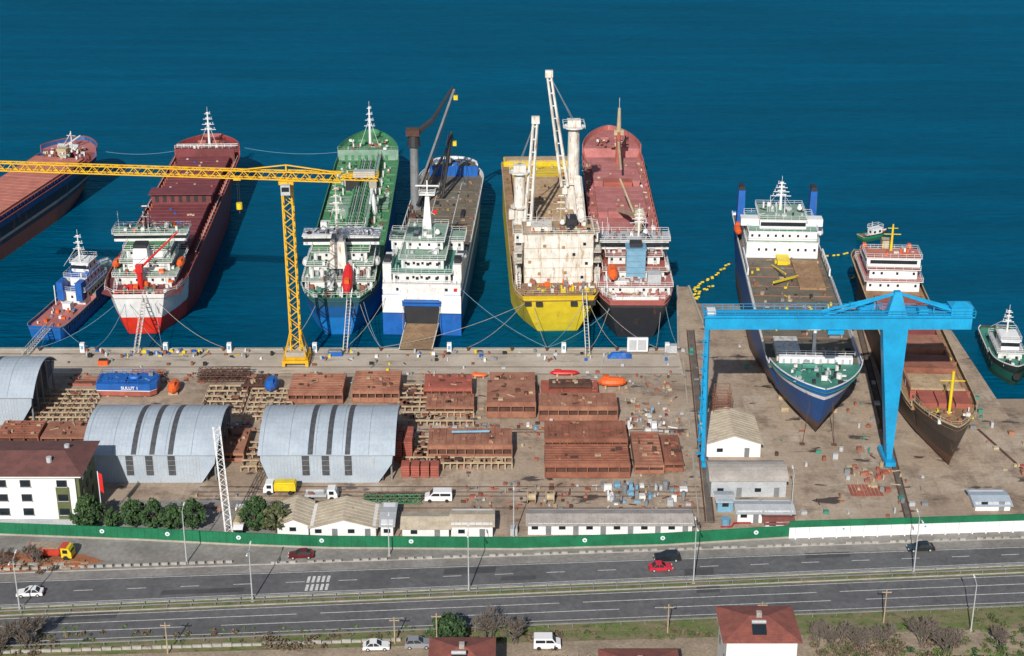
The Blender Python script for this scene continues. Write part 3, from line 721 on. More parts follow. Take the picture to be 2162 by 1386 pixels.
# ------------------------------------------------------------------ ships
def hull(p,L,B,D,hm,dm,zb=-1.5,bul=1.1,fc=None,pp=None,bowp=2.3,tb=.8,sternw=.8,ts=.06,wsw=.4,wts=.2,wtb=.66,rake=6,counter=3,cap='white',bowmin=.015,fcm=None,sheer=.8,bexp=.8,bwe=1.5,bottom=True):
    T=[0,.006,.014,.025,.04,.06,.09,.13,.18,.25,.32,.4,.5,.58,.66,.72,.77,.81,.84,.87,.895,.915,.935,.95,.963,.975,.984,.991,.996,1]
    for s in (fc,pp):
        if s: T+= [s[0]-.0012,s[0]+.0012]
    T=sorted(set(T));H=[0,.15,.35,.6,.82,1]
    def zt(t):
        z=D+sheer*max(0,(t-.6)/.4)**2+.3*sheer*max(0,(.25-t)/.25)**2
        if fc and t>fc[0]:z+=fc[1]
        if pp and t<pp[0]:z+=pp[1]
        return z
    def wd(t):
        k=1
        if t<ts:k=sternw+(1-sternw)*math.sin(math.pi/2*t/ts)
        if t>tb:
            u=(t-tb)/(1-tb);k=max(bowmin,(1-u**bowp)**bexp)
        return k*B/2
    def ww(t):
        k=1
        if t<wts:k=wsw+(1-wsw)*math.sin(math.pi/2*t/wts)
        if t>wtb:
            u=(t-wtb)/(1-wtb);k=max(bowmin*.6,1-u**bwe)
        return min(k*B/2,wd(t)+.01 if t>.5 else 99)
    g=MB();nT=len(T);nH=len(H)
    for sgn in (-1,1):
        vs=[]
        for t in T:
            for h in H:
                e=h**.75
                w=ww(t)*(1-e)+wd(t)*e
                yw=counter+t*(L-rake-counter);yd=t*L
                vs.append((sgn*w,yw*(1-e)+yd*e,zb+h*(zt(t)+bul-zb)))
        fs=[]
        for i in range(nT-1):
            for j in range(nH-1):
                q=(i*nH+j,(i+1)*nH+j,(i+1)*nH+j+1,i*nH+j+1);fs.append(q if sgn>0 else q[::-1])
        g.add(vs,fs,hm)
        for i in range(nT-1):
            a=Vector(vs[i*nH+nH-1]);b=Vector(vs[(i+1)*nH+nH-1]);g.beam(a,b,.14,cap)
    for t in (0,1):
        vs=[]
        for h in H:
            q=h**.75;w=ww(t)*(1-q)+wd(t)*q
            yw=counter+t*(L-rake-counter);y=yw*(1-q)+t*L*q;z=zb+h*(zt(t)+bul-zb)
            vs+= [(-w,y,z),(w,y,z)]
        g.add(vs,[(2*j,2*j+1,2*j+3,2*j+2) for j in range(nH-1)],hm)
    if bottom:
        vs=[]
        for t in T:
            y=counter+t*(L-rake-counter);vs+=[(-ww(t),y,zb),(ww(t),y,zb)]
        g.add(vs,[(2*i,2*i+1,2*i+3,2*i+2) for i in range(nT-1)],hm)
    g.obj('hull',p,smooth=False)
    d=MB();vs=[]
    for t in T: 
        w=max(.01,wd(t)-.12);vs+=[(-w,min(t*L,L-.1),zt(t)),(w,min(t*L,L-.1),zt(t))]
    fs1=[(2*i,2*i+1,2*i+3,2*i+2) for i in range(nT-1) if not (fc and fcm and T[i]>fc[0])]
    fs2=[(2*i,2*i+1,2*i+3,2*i+2) for i in range(nT-1) if (fc and fcm and T[i]>fc[0])]
    d.add(vs,fs1,dm)
    if fs2:d.add(vs,fs2,fcm)
    d.obj('deck',p)
    return wd,zt
def ship(name,stern,bow,z):
    a,L=heading(stern,bow);return empty(name,(stern[0],stern[1],z),a),L
def radar_mast(g,x,y,z0,z1,m='white',r=.35,arms=3,aw=2.4):
    g.cyl(x,y,r,z0,z1,m,8,r*.45)
    for i in range(arms):
        z=z0+(z1-z0)*(.5+.45*i/max(1,arms-1));w=aw*(1-.2*i)
        g.beam((x-w,y,z),(x+w,y,z),.1,m);g.box(x-w*.5,x+w*.5,y-.12,y+.12,z+.25,z+.45,'cleanwhite')
        g.cyl(x+w*.8,y,.14,z,z+.7,'lightgrey',6)
    g.beam((x,y,z1),(x,y,z1+1.6),.05,m)
    g.beam((x,y+.2,z0+(z1-z0)*.7),(x-3,y-3,z0),.05,m);g.beam((x,y+.2,z0+(z1-z0)*.7),(x+3,y-3,z0),.05,m)
def aft_gear(g,w,y0,y1,z,n=20,ms=('white','grey','rust','teal')):
    g.clutter(-w,w,y0,y1,z,n,list(ms),1.3,1.2)
    for x in(-w*.6,w*.6): g.cyl(x,y0+.8,.3,z,z+.8,ms[-1],8);g.cyl(x+1,y0+.8,.3,z,z+.8,ms[-1],8)
def windlass(g,y,z,m,n=16,w=5):
    for x in(-2,2):
        g.box(x-.8,x+.8,y-.6,y+.6,z,z+.8,m);g.beam((x-1.2,y,z+.9),(x+1.2,y,z+.9),.55,m,8)
    g.clutter(-w,w,y-6,y+3,z,n,[m,'white','rust'],1.2,.9)
def antennas(g,x0,x1,y,z,n=5):
    for i in range(n):
        x=R.uniform(x0,x1);g.beam((x,y+R.uniform(-1.5,1.5),z),(x,y,z+R.uniform(2,5)),.05,'cleanwhite')
    g.boat(R.uniform(x0,x1),y,z+.5,1.3,1.3,1.3,'cleanwhite')

# --- A bulk carrier, orange hatch covers
p,L=ship('bulk_carrier',(-153,370),(-130.2,478),-2.5)
hullmat('hullA',[(-5,(.36,.11,.065)),(3.8,(.05,.05,.07)),(5.,(.45,.4,.33)),(5.8,(.03,.035,.05)),(8.4,(.02,.09,.25))],.4,(.24,.1,.07))
hull(p,L,18.5,9,'hullA','deckred',fc=(.9,2.2),cap='redsteel',bowp=2.4,tb=.86,fcm='deckpink')
g=MB()
g.box(-7.6,7.2,14,94,9,10.8,'deckred')
for i in range(8):
    y=14.2+i*10;g.box(-7.8,7.4,y,y+9.8,10.8,11.3,'hatchorange')
    for k in range(4): g.box(-7.8,7.4,y+k*2.4+.1,y+k*2.4+.2,11.3,11.36,'hatchorange')
    g.box(-7.6,7.2,y+9.8,y+10,10.8,11.1,'hatchred')
for i in range(40): g.box(7.9,8.4,14+i*2,14.4+i*2,9,11,'blue')
g.box(8.0,8.5,14,94,10.9,11.1,'redsteel')
g.obj('hatch_covers',p)
g=MB();windlass(g,100,12.2,'lightgrey',30,5);g.cyl(0,102,.25,12,17,'whiterust',8,.12);g.beam((-1.4,102,15.6),(1.4,102,15.6),.1,'whiterust');g.beam((-1.8,98,12),(0,102,16.5),.1,'whiterust');g.beam((1.8,98,12),(0,102,16.5),.1,'whiterust');g.box(-1.5,1.5,95,97.5,11.4,13.5,'tan');g.beam((-1,98,13),(2.5,103,15.5),.2,'white');g.clutter(-7,7,92,100,11.5,30,['tan','white','rust','lightgrey'],1.2,1);g.obj('forecastle_gear',p)
# --- B red bulk carrier
p,L=ship('bulk_carrier',(-87.6,353.5),(-91,478),-2.5)
hullmat('hullB',[(-5,(.3,.03,.02)),(-1,(.28,.04,.035)),(12.8,(.28,.04,.04))],.3,(.12,.04,.035),stern=(14,[(-5,(.5,.03,.02)),(-1,(.72,.035,.015)),(4.6,(.78,.78,.77)),(11.5,(.5,.06,.04))]))
hull(p,L,19.5,9.5,'hullB','deckred',fc=(.9,2.8),pp=(.2,.3),cap='redsteel',bowp=2.8,tb=.86,sternw=.62,ts=.1,wsw=.3,rake=5,sheer=.5,bowmin=.3)
g=MB()
for i in range(7):
    y=31+i*11
    g.box(-7.,7.,y,y+10.2,9.5,11.3,'deckred');g.box(-7.3,7.3,y-.1,y+10.3,11.3,11.8,'hatchred')
    for k in range(4): g.box(-7.3,7.3,y+k*2.6,y+k*2.6+.12,11.8,11.9,'hatchred')
    for x in(-8.6,8.6):
        for k in range(4): g.box(x-.2,x+.2,y+k*2.6,y+k*2.6+.3,9.5,11,'redsteel')
    for k in range(5):
        x=R.uniform(-6.5,6.5);yy=y+R.uniform(1,9);g.box(x-.3,x+.3,yy-.3,yy+.3,11.8,12.1,R.choice(['redsteel','tan','blue','lightgrey']))
g.clutter(-6,6,29,34,11.9,14,['lightgrey','blue','rust','white'],1.4,1.2)
for x in (-9.2,9.2): g.beam((x,28,11.2),(x,110,11.2),.08,'white')
g.box(-8,8,64,68,11.9,14.6,'deckred');g.box(-8.6,8.6,63,69,14.6,14.8,'hatchred')
for i in range(7): g.box(-7+i*2.1,-6+i*2.1,63.94,64,12.3,14,'dark')
g.box(-8.5,8.5,108.5,109,9.5,13.8,'deckred');g.rail([(-9,109),(9,109)],13.8,'white',closed=False)
g.obj('hatch_covers',p)
g=MB();windlass(g,116,12.9,'redsteel',14,5);radar_mast(g,.5,114,12.8,23.5,'cleanwhite',.4,4,2.2);g.rail([(-9,113),(9,113)],13,'cleanwhite',closed=False,r=.1);g.obj('forecastle_gear',p)
g=MB()
hm='white'
g.prism([(-9.3,9),(9.3,9),(9.4,3.5),(6.,.9),(-6.,.9),(-9.4,3.5)],'z',9.9,10,'deckred')
g.tier(-7,7,9,26,9.8,12.2,hm,'palegreen');g.tier(-5.6,5.6,12,25,12.4,14.6,hm,'palegreen');g.tier(-5.,5.,14.5,25,14.8,17,hm,'deckgreen')
g.tier(-8.8,8.8,19.5,24.5,17.2,19.2,hm,'palegreen',oh=.4);g.box(-8.9,8.9,19.45,19.5,17.9,18.7,'glass')
g.clutter(-7,7,20,24,19.5,26,['white','palegreen','lightgrey','orange','dark'],1.2,1.2);antennas(g,-8,8,22,19.4,6)
radar_mast(g,-1.5,23,19,25,'dark',.25,2,1.6)
g.taper((-3.,1,10.5,15),(-2.6,.6,11,14.4),12.6,18.4,'cleanwhite');g.box(-2.6,.6,11.,14.4,18.4,19.2,'dark')
for x,a,b,c,d in((4.5,8.5,12,10,12.4),(-5,11.5,14.5,12.4,14.8),(5,14,17,14.8,17.2),(-6.5,5,9,10,12.2)): g.stairs(x,a,b,c,d)
for z in (13,14.5,16): g.beam((-4.5,10.4,z),(4.5,10.4,z),.06,'white')
g.boat(-7.6,15,12.6,5.6,2.,1.8,'orange','y');g.boat(7.8,15,12.6,5.6,2.,1.8,'orange','y')
g.clutter(-6.5,6.5,9,14,12.4,20,['white','lightgrey','orange','rust'],1.2,1.1)
aft_gear(g,6.5,1.5,9,10.1,44,('white','red','rust','teal','orange'))
g.rail([(-9.2,8),(-8.5,3.4),(-5.8,.7),(5.8,.7),(8.5,3.4),(9.2,8)],10.8,'white',closed=False)
g.obj('superstructure',p)
g=MB();g.cyl(-.6,6.5,.7,10,14.5,'red',10);g.box(-1.4,.2,5.7,7.3,14.2,16,'red');g.beam((-.4,6.8,15.),(7.8,14,21.5),.35,'red',6,.2);g.beam((-.6,6.5,16.4),(7.5,14,21.7),.05,'dark');g.obj('deck_crane',p)
# --- C green tanker
p,L=ship('product_tanker',(-41.2,353),(-43.1,484),-2.5)
hullmat('hullC',[(-5,(.35,.05,.03)),(-.2,(.01,.18,.52)),(4.8,(.012,.1,.3)),(7.8,(.03,.09,.13)),(10.2,(.06,.25,.11))],.22)
hull(p,L,18.6,9,'hullC','deckgreen',fc=(.86,2.6),cap='deckgreen',bowp=2.4,tb=.8,sternw=.6,ts=.1,wsw=.25,rake=6,fcm='deckgreen',sheer=1)
g=MB()
for k in range(7): g.beam((-1.8+k*.6,34,10.3+(k%2)*.3),(-1.8+k*.6,110,10.3+(k%2)*.3),.16,['deckgreen','palegreen','lightgrey'][k%3],6)
for i in range(26): g.box(-2.4,2.4,34+i*3,34.2+i*3,9,10.2,'deckgreen')
g.box(3,4,32,112,11.3,11.45,'palegreen');
for i in range(27): g.box(3.4,3.6,32+i*3,32.2+i*3,9,11.3,'deckgreen')
g.rail([(3,32),(3,112)],11.4,'palegreen',closed=False);g.rail([(4,32),(4,112)],11.4,'palegreen',closed=False)
for i in range(9):
    y=38+i*8
    for x in(-5.8,6.3): g.cyl(x,y,.7,9,10,'deckgreen',10);g.cyl(x+(.9 if x<0 else -.9),y+2.5,.25,9,11,'white',6)
    g.box(-8.8,8.8,y+4,y+4.2,9,9.5,'deckgreen')
for i in range(12): g.beam((-8.4,66+i*.9,9.9),(8.4,66+i*.9,9.9),.13,['grey','deckgreen','palegreen'][i%3],6)
g.clutter(-8,-2.5,34,110,9,90,['deckgreen','palegreen','lightgrey','dark','white','rust'],1.2,.8);g.clutter(4.5,8,34,110,9,80,['deckgreen','palegreen','lightgrey','rust','white'],1.2,.8)
g.box(-4.5,-.5,84,88,9.2,12,'dark');g.cyl(-3,62,1.4,9,11.6,'palegreen',12)
g.box(-6,3.5,40,47,9,11.5,'white');g.rail([(-6,40),(3.5,40),(3.5,47),(-6,47)],11.5,'white');g.clutter(-5.5,3,40.5,46.5,11.5,14,['palegreen','white','grey'],1.2,1)
for x,y in ((4.8,64),(-6,37)):
    g.cyl(x,y,.55,9,18 if x>0 else 16,'cleanwhite',8);g.beam((x,y,17 if x>0 else 15),(x-.3,y-10,15.5),.3,'cleanwhite',6);g.box(x-.8,x+.8,y-.8,y+.8,15,16.4,'white')
g.box(-9,9,112,112.5,9,12.6,'palegreen')
for i in range(7): g.box(-7+i*2.,-6.1+i*2.,111.9,112,9.6,11,'deckgreen')
g.rail([(-9,112),(9,112)],12.6,'palegreen',closed=False)
g.obj('deck_piping',p)
g=MB();windlass(g,118,12.7,'deckgreen',40,6);radar_mast(g,.4,117,12.6,24.5,'cleanwhite',.45,4,1.6);g.obj('forecastle_gear',p)
g=MB()
g.tier(-8.,8.,8,27,9.2,11.6,'white','palegreen');g.tier(-7.4,7.4,12,26,11.8,14,'white','palegreen');g.tier(-6.4,6.4,15,25,14.2,16.4,'white','deckgreen')
g.tier(-9.2,9.2,18.5,24,16.8,19,'white','cleanwhite',oh=.3,rail=False);g.box(-9.3,9.3,18.4,18.47,17.6,18.5,'glass');g.clutter(-8.5,8.5,19,23.5,19.1,30,['white','cleanwhite','lightgrey','dark'],1.6,1);antennas(g,-8,8,21,19,6)
g.taper((-2.2,1.8,9.5,14),(-1.9,1.5,10,13.5),14,20.5,'whiterust');g.box(-1.6,-.6,10.5,13,20.5,21.7,'grey');g.box(.2,1.2,10.5,13,20.5,21.5,'grey')
radar_mast(g,-1.,20,19,31,'whiterust',.35,4,2.)
for x in(-6.5,-4,4.5,7): g.cyl(x,9.5,.5,11.8,14,'white',8)
for x,a,b,c,d in((5.5,8,11,9.5,11.8),(-6,11.5,14.5,11.8,14.2),(5,15,18,14.2,16.6),(-7.5,5,8.5,9.5,11.8)): g.stairs(x,a,b,c,d)
g.clutter(-8,8,8,13,11.8,44,['white','palegreen','lightgrey','grey','rust'],1.3,1.3);g.clutter(-7,7,11,16,14.2,34,['white','lightgrey','palegreen','dark'],1.2,1.3)
g.boat(-8.6,17,12.4,5,1.8,1.6,'white','y');g.boat(8.6,17,12.4,5,1.8,1.6,'white','y')
g.box(-1.6,-.9,.5,9,12,12.4,'white')
aft_gear(g,6.5,2,8,9.6,60,('white','palegreen','rust','lightgrey','teal'))
g.rail([(-9,8),(-8,4),(-5.4,.8),(5.4,.8),(8,4),(9,8)],10.4,'white',closed=False)
g.obj('superstructure',p)
g=MB();g.boat(2.4,5,12.2,8,2.5,2.3,'red','y',.5,'orange')
for x in(1.3,3.5): g.beam((x,.5,9.8),(x,10,15),.2,'cleanwhite');g.beam((x,1,9.5),(x,1,10.2),.2,'cleanwhite');g.beam((x,8,9.5),(x,8,14),.2,'cleanwhite')
g.obj('free_fall_lifeboat',p)
# --- D ferry
p,L=ship('roro_ferry',(-21.3,355.5),(-16.6,459),-2.5)
hullmat('hullD',[(-5,(.01,.13,.48)),(6.2,(.75,.75,.74)),(7.6,(.01,.17,.55)),(10,(.74,.76,.78))],.12)
hull(p,L,18.6,10.2,'hullD','deckolive',bul=1.2,cap='white',bowp=2.3,tb=.82,sternw=.99,ts=.02,wsw=.9,counter=1,rake=7,sheer=.4,bowmin=.05)
g=MB()
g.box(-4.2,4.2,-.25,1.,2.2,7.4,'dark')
g.box(-9.3,-4.2,-.35,-.02,5.6,10,'cleanwhite');g.box(4.2,9.3,-.35,-.02,5.6,10,'cleanwhite')
g.box(-4.6,4.6,-.6,-.25,7.4,8.8,'blue');g.box(-4.6,4.6,-1.2,-.6,8.5,8.8,'blue')
g.box(-9.3,-4.2,-.4,-.02,-1,5.4,'blue');g.box(4.2,9.3,-.4,-.02,-1,5.4,'blue')
g.beam((-4.4,-.4,7.5),(-4,-6,3.7),.08,'grey');g.beam((4.4,-.4,7.5),(4,-6,3.7),.08,'grey')
g.obj('stern_door',p)
g=MB();g.add([(-3.9,-.3,2.4),(3.9,-.3,2.4),(3.9,-15.5,2.75),(-3.9,-15.5,2.75)],[(0,1,2,3)],'rustdark')
g.add([(-3.9,-.3,2.9),(3.9,-.3,2.9),(3.7,-15.8,2.95),(-3.7,-15.8,2.95)],[(0,3,2,1)],'deckolive')
for i in range(22): y=-1-i*.68;g.box(-3.7,3.7,y-.06,y+.06,2.92,3.05,'deckrust')
for x in(-3.9,3.9): g.beam((x,-.3,3.),(x*.96,-15.6,3.05),.16,'whiterust')
g.obj('stern_ramp',p)
g=MB()
g.box(-9.2,9.2,.1,24,10.2,12.6,'white')
g.box(-5.4,5.4,-.1,.1,8.9,12,'white')
g.tier(-6.8,6.8,1,23,12.8,15.2,'white','teal',oh=.5);g.tier(-5,5,3.5,22.5,15.4,17.8,'white','palegreen',oh=.6)
g.tier(-8.8,8.8,16,22.5,15.5,18,'white','palegreen',oh=.4);g.tier(-4.4,4.4,9,21,18.2,20.3,'white','palegreen',oh=.5);g.box(-8.9,8.9,22.9,23,16.7,17.6,'glass')
for x in(-8.3,8.3):
    g.box(x-1,x+1,2,10,12.6,17,'white');g.box(x-.8,x+.8,3,6,17,18,'dark')
    g.boat(x*1.02,14,13,5,1.7,1.7,'white','y')
g.rail([(-9.1,.3),(9.1,.3),(9.1,23.5),(-9.1,23.5)],12.6,'cleanwhite')
for z in (11.4,13.9,16.5): 
    for i in range(6): g.box(-6+i*2.3,-5.3+i*2.3,.0 if z<12 else (.9 if z<15 else 3.4),.97 if 12<z<15 else (3.47 if z>15 else .08),z-.35,z+.35,'glass')
g.box(7.6,8.4,-.02,.08,11,11.8,'red')
for x,a,b,c,d in((-6,.4,3.5,12.8,15.4),(6,.6,3.6,12.8,15.4),(-4,4,7,15.4,18)): g.stairs(x,a,b,c,d)
g.clutter(-8.5,8.5,.6,9,12.7,20,['white','lightgrey','grey','palegreen'],1.1,1.1)
g.clutter(-4,4,4,15,18,14,['white','palegreen','lightgrey'],1.4,1.1);g.clutter(-4,4,10,20,20.4,8,['white','lightgrey'],1.4,1);antennas(g,-4,4,12,20.4,4)
g.taper((-1.2,1.0,17,19),(-.4,.4,17.8,18.4),20.3,29.5,'cleanwhite');g.box(-1.9,1.9,17,19.4,29,29.3,'white');g.rail([(-1.9,17),(1.9,17),(1.9,19.4),(-1.9,19.4)],29.3)
g.box(-2.8,2.8,18,18.3,31,31.3,'cleanwhite');g.cyl(0,18.2,.2,29.5,32.5,'white',6);g.beam((0,18,25),(2.,16,24.5),.06,'white');g.add([(1.4,17,24.5),(2.4,16.8,24.4),(2.4,16.8,25.4),(1.4,17,25.4)],[(0,1,2,3)],'red')
g.obj('superstructure',p)
g=MB()
for i in range(9): g.box(-8.9,8.9,28+i*7,28.12+i*7,10.25,10.33,'deckrust')
for x in (-3,3.2): g.box(x-.1,x+.1,25,92,10.25,10.32,'marking')
g.box(-6.5,7.4,91,91.4,10.4,13.4,'blue');
for i in range(9): g.box(-6+i*1.55,-5.2+i*1.55,90.7,91,10.4,13.2,'blue')
g.box(-6.5,7,91.4,96,13,13.3,'deckolive');g.clutter(-5,5,92,97,13.3,26,['dark','white','grey','blue'],1.4,1.2)
g.box(-6,-4.6,30,36,10.25,11.6,'white');g.box(5,6,55,60,10.25,11,'dark');g.clutter(-8.5,8.5,26,88,10.25,80,['deckolive','dark','rust','grey','deckrust'],1.3,.4)
for i in range(12):
    for x in(-9.,9.): g.box(x-.1,x+.1,28+i*5.2,28.5+i*5.2,10.3,11.8,'grey')
for i in range(8):
    a=math.pi*i/8;b=math.pi*(i+1)/8
    g.beam((7*math.cos(a),93+7.5*math.sin(a),13.2),(7*math.cos(b),93+7.5*math.sin(b),13.2),.4,'cleanwhite')
g.obj('vehicle_deck',p)
g=MB()
g.cyl(-7.7,62,1.25,10.2,29,'grey',12,1.05);g.cyl(-7.7,62,1.9,28,31.5,'dark',12,1.4);g.box(-9.6,-6,60.3,63.5,31,32.6,'rustdark')
g.beam((-7.5,62,31),(-2.8,64,34.5),.9,'dark',6,.7);g.beam((-2.8,64,34.5),(2.6,66,43),.6,'dark',6,.35)
g.beam((-6.2,63,17),(3,66,42.5),.32,'grey',6);g.beam((-5.2,63.5,16),(3.2,66,42.7),.1,'dark')
g.beam((-7,60,12),(-1,72,22),.35,'dark',6);g.beam((3.2,66,42.5),(3.3,66,40.5),.1,'dark');g.box(2.8,3.9,65.6,66.4,39.6,40.8,'brightyellow')
g.beam((-8.5,70,10),(-3,64,24),.3,'rustdark',6);g.beam((-1,70,11),(1.2,76,28),.45,'dark',6,.3);g.beam((1.2,76,28),(4.5,80,12),.06,'dark');g.beam((-4,74,12),(1.2,76,28),.12,'dark');g.box(1.6,2.6,75.5,76.5,24,25.2,'brightyellow');g.truss((-1.5,70,11),(1,76,27),1,'dark',10,.12)
g.clutter(-9,-5.5,52,74,10.2,26,['dark','rustdark','grey'],2,1.8)
g.obj('burnt_deck_crane',p)
# --- E yellow heavy lift ship
p,L=ship('heavy_lift_ship',(11,353.5),(7.2,463),-2.5)
hullmat('hullE',[(-5,(.4,.25,.05)),(-1,(.8,.6,.03)),(9.8,(.76,.54,.03))],.25,(.34,.18,.06))
hull(p,L,21,9.3,'hullE','deckrust',bul=1.3,cap='tan',tb=.95,bowp=2.5,sternw=.82,ts=.07,wsw=.35,wts=.2,counter=5,rake=3,sheer=.2,bowmin=.75,wtb=.85)
g=MB()
for i in range(6):
    y=38+i*10.2;g.box(-7.6,7.2,y,y+9.8,9.3,11,'hatchtan');g.box(-7.8,7.4,y,y+9.9,11,11.5,'hatchtan' if i!=5 else 'brightyellow')
    for k in range(4): g.box(-7.8,7.4,y+k*2.5,y+k*2.5+.15,11.5,11.62,'deckrust')
g.box(-10.4,-8.2,30,102,9.3,10.8,'deckrust');g.box(-9.9,9.9,101,106,9.4,12.2,'brightyellow');g.box(-9.5,9.5,101.5,105.5,12.2,12.5,'hatchtan')
g.clutter(-10,10,24,100,11.4,110,['deckrust','rust','rust2','tan','white','rustdark'],1.4,.8)
for i in range(14): g.box(9.9,10.3,30+i*5,33+i*5,10.6,11.8,'rust2' if i%3 else 'brightyellow')
g.obj('hatch_covers',p)
g=MB()
g.prism([(-10.2,8.5),(10.2,8.5),(10.2,4),(8,.8),(-8,.8),(-10.2,4)],'z',10.4,10.6,'deckrust')
g.box(-7.8,8.6,8.5,18,9.3,22.6,'whiterust')
for z in (12,14.4,16.8,19.4): g.box(-7.85,8.65,8.42,8.5,z,z+.08,'tan')
for x in (-4,.5,5): g.box(x-.04,x+.04,8.44,8.5,10.6,22.4,'tan')
for x,z in ((-6.5,16),(-4.2,13),(-6,11.5),(2,13.2),(6,12),(7,15.5),(4,17.8),(-2,11.4),(-3,20),(1.5,19.6),(6.5,20.4)): g.box(x-.35,x+.35,8.38,8.46,z-.35,z+.35,'deckrust' if x<3 else 'glass')
g.tier(-8,8.7,8.6,18,22.6,22.7,'whiterust','hatchtan',oh=.2,win=False)
g.tier(-10.,10,12,17.6,19.6,22,'whiterust','hatchtan',oh=.3)
g.box(-6,-1,11,16,22.9,23.8,'whiterust');g.box(2.5,5,13,17,22.9,25,'dark');g.clutter(-7.5,8,9.4,17.6,22.9,44,['white','whiterust','rust','dark','grey','orange','tan'],1.2,1.)
radar_mast(g,1.3,16,22.9,30,'tan',.25,3,2.2);antennas(g,-7,7,14,22.8,4)
for x in (-9.2,9.6):
    g.box(x-.7,x+.7,8,22,10.6,13,'whiterust');g.boat(x,16,13.2,6,2,1.8,'whiterust','y')
    for k in range(4): g.beam((x*1.05,7+k*4,10.5),(x*1.05,7+k*4,15),.14,'whiterust')
    g.stairs(x,5,8,10.6,13)
    for z in(15.5,18): g.box(x-.9,x+.9,9,17,z,z+.12,'whiterust');g.rail([(x-.9,9),(x+.9,9),(x+.9,17)],z+.1,'tan',closed=False)
aft_gear(g,9,1.2,8,10.7,60,('white','rust','orange','brightyellow','grey'))
g.rail([(-10.2,8),(-10,4),(-8,.9),(8,.9),(10,4),(10.2,8)],10.7,'tan',closed=False)
for x in (-7.2,-4.6,3.6,6.4,7.9): g.box(x-.8,x+.8,.02 if abs(x)<6 else .3,.5,8.,9.,'dark')
g.obj('superstructure',p)
def lcrane(name,x,y,z0,ztop,bx,by,bz0,tip,r=1.3,m='whiterust'):
    g=MB();g.cyl(x,y,r*1.15,z0,z0+5,m,14);g.cyl(x,y,r,z0+5,ztop,m,14,r*.85)
    g.cyl(x,y,r*1.7,ztop-.3,ztop,'white',12);g.rail([(x-r*1.6,y-r*1.6),(x+r*1.6,y-r*1.6),(x+r*1.6,y+r*1.6),(x-r*1.6,y+r*1.6)],ztop);g.box(x-r,x+r,y-r*.7,y+r*.7,ztop,ztop+1.8,m)
    g.cyl(x,y,r*1.5,z0+9,z0+9.3,m,12);g.box(x-r-1.2,x-r+.2,y-1.2,y+.2,z0+6,z0+8.4,m)
    a=Vector((bx,by,bz0));b=Vector(tip)
    for s in(-.8,.8): g.beam(a+Vector((s,0,0)),b+Vector((s*.6,0,0)),.5,m,4,.34)
    n=9
    for i in range(n):
        q=a.lerp(b,(i+.5)/n);g.beam(q+Vector((-.7,0,0)),q+Vector((.7,0,0)),.2,m)
    g.box(b.x-1,b.x+1,b.y-.6,b.y+.6,b.z-.8,b.z+1.,m)
    g.beam((x,y,ztop+1.6),b,.08,'grey');g.beam((x-.4,y,ztop+1.6),b,.08,'grey');g.clutter(x-2,x+2,y-2,y+2,z0,8,[m,'rust'],1.2,1.5)
    g.obj(name,p)
lcrane('deck_crane',7.5,62,9.5,34,5.2,60,18,(.8,62,48),1.75)
lcrane('deck_crane',-7.6,42,9.5,28,-5.7,40,12,(-3.6,43,41),1.6)
g=MB();g.beam((9.2,50,11),(8.6,61,20),1.2,'whiterust',8);g.obj('crane_pedestal',p)
# --- F red general cargo ship
p,L=ship('cargo_ship',(29.2,350.5),(29.9,487),-2.5)
hullmat('hullF',[(-5,(.03,.03,.035)),(8.6,(.06,.06,.065)),(9.4,(.42,.13,.11))],.3)
hull(p,L,18,9.2,'hullF','deckpink',fc=(.86,2.6),cap='deckpink',bowp=2.5,tb=.8,sternw=.72,ts=.07,wsw=.4,counter=4,rake=7,fcm='deckpink',bul=1.3,bexp=.7)
g=MB()
for i in range(3):
    y=34+i*27;w=6.4
    g.box(-w,w,y,y+22,9.2,11,'deckpink');
    for k in range(6): g.box(-w-.2,w+.2,y+k*3.7,y+k*3.7+3.5,11,11.5,'deckpink');g.box(-w-.2,w+.2,y+k*3.7+3.52,y+k*3.7+3.68,11.05,11.3,'redsteel')
    g.clutter(-6,6,y+1,y+21,11.5,8,['deckpink','redsteel','tan'],1,.4)
g.box(-4,4,57,60.,9.2,13,'deckpink');g.box(-4,4,83.5,87,9.2,12.5,'redsteel')
for i in range(20):
    for x in(-8.7,8.7): g.box(x-.1,x+.1,30+i*4.2,30.4+i*4.2,9.2,10.6,'hatchorange')
g.clutter(-8.6,-6.8,30,112,9.2,40,['deckpink','rust','white','tan'],1.2,.8);g.clutter(6.8,8.6,30,112,9.2,40,['deckpink','rust','white','tan'],1.2,.8)
g.obj('hatch_covers',p)
g=MB();g.cyl(1.2,105,.9,9,21,'redsteel',10,.7);g.cyl(1.2,105,.7,21,28,'tan',10,.4);g.box(-.2,2.6,104.5,105.5,20,21.5,'tan');g.beam((1.2,105,18),(1,88,15),.35,'tan',6);windlass(g,122,13,'deckpink',30,5);g.beam((1.2,105,28),(1.2,105,31),.06,'white');g.obj('derrick_mast',p)
g=MB();g.cyl(2.8,40,.9,9.2,17.5,'tan',10);g.box(1.6,4.,38.8,41.2,17,19.4,'tan');g.beam((2.2,39,18),(-1.4,58,13),.55,'tan',4,.4);g.beam((3.4,39,18),(-.6,58,13),.45,'tan',4,.3);g.beam((4,41,12),(-1,60,21),.3,'tan');g.obj('deck_crane',p)
g=MB()
g.tier(-8.2,8.2,7,27,9.3,11.6,'white','deckpink');g.tier(-7.,7.,11,26,11.8,13.9,'white','redsteel');g.tier(-6.2,6.2,15,25.5,14.1,16.2,'white','redsteel')
g.tier(-8.6,8.6,19,25,16.4,18.6,'white','lightgrey',oh=.4);g.box(-8.7,8.7,18.5,18.57,17.2,18.2,'glass')
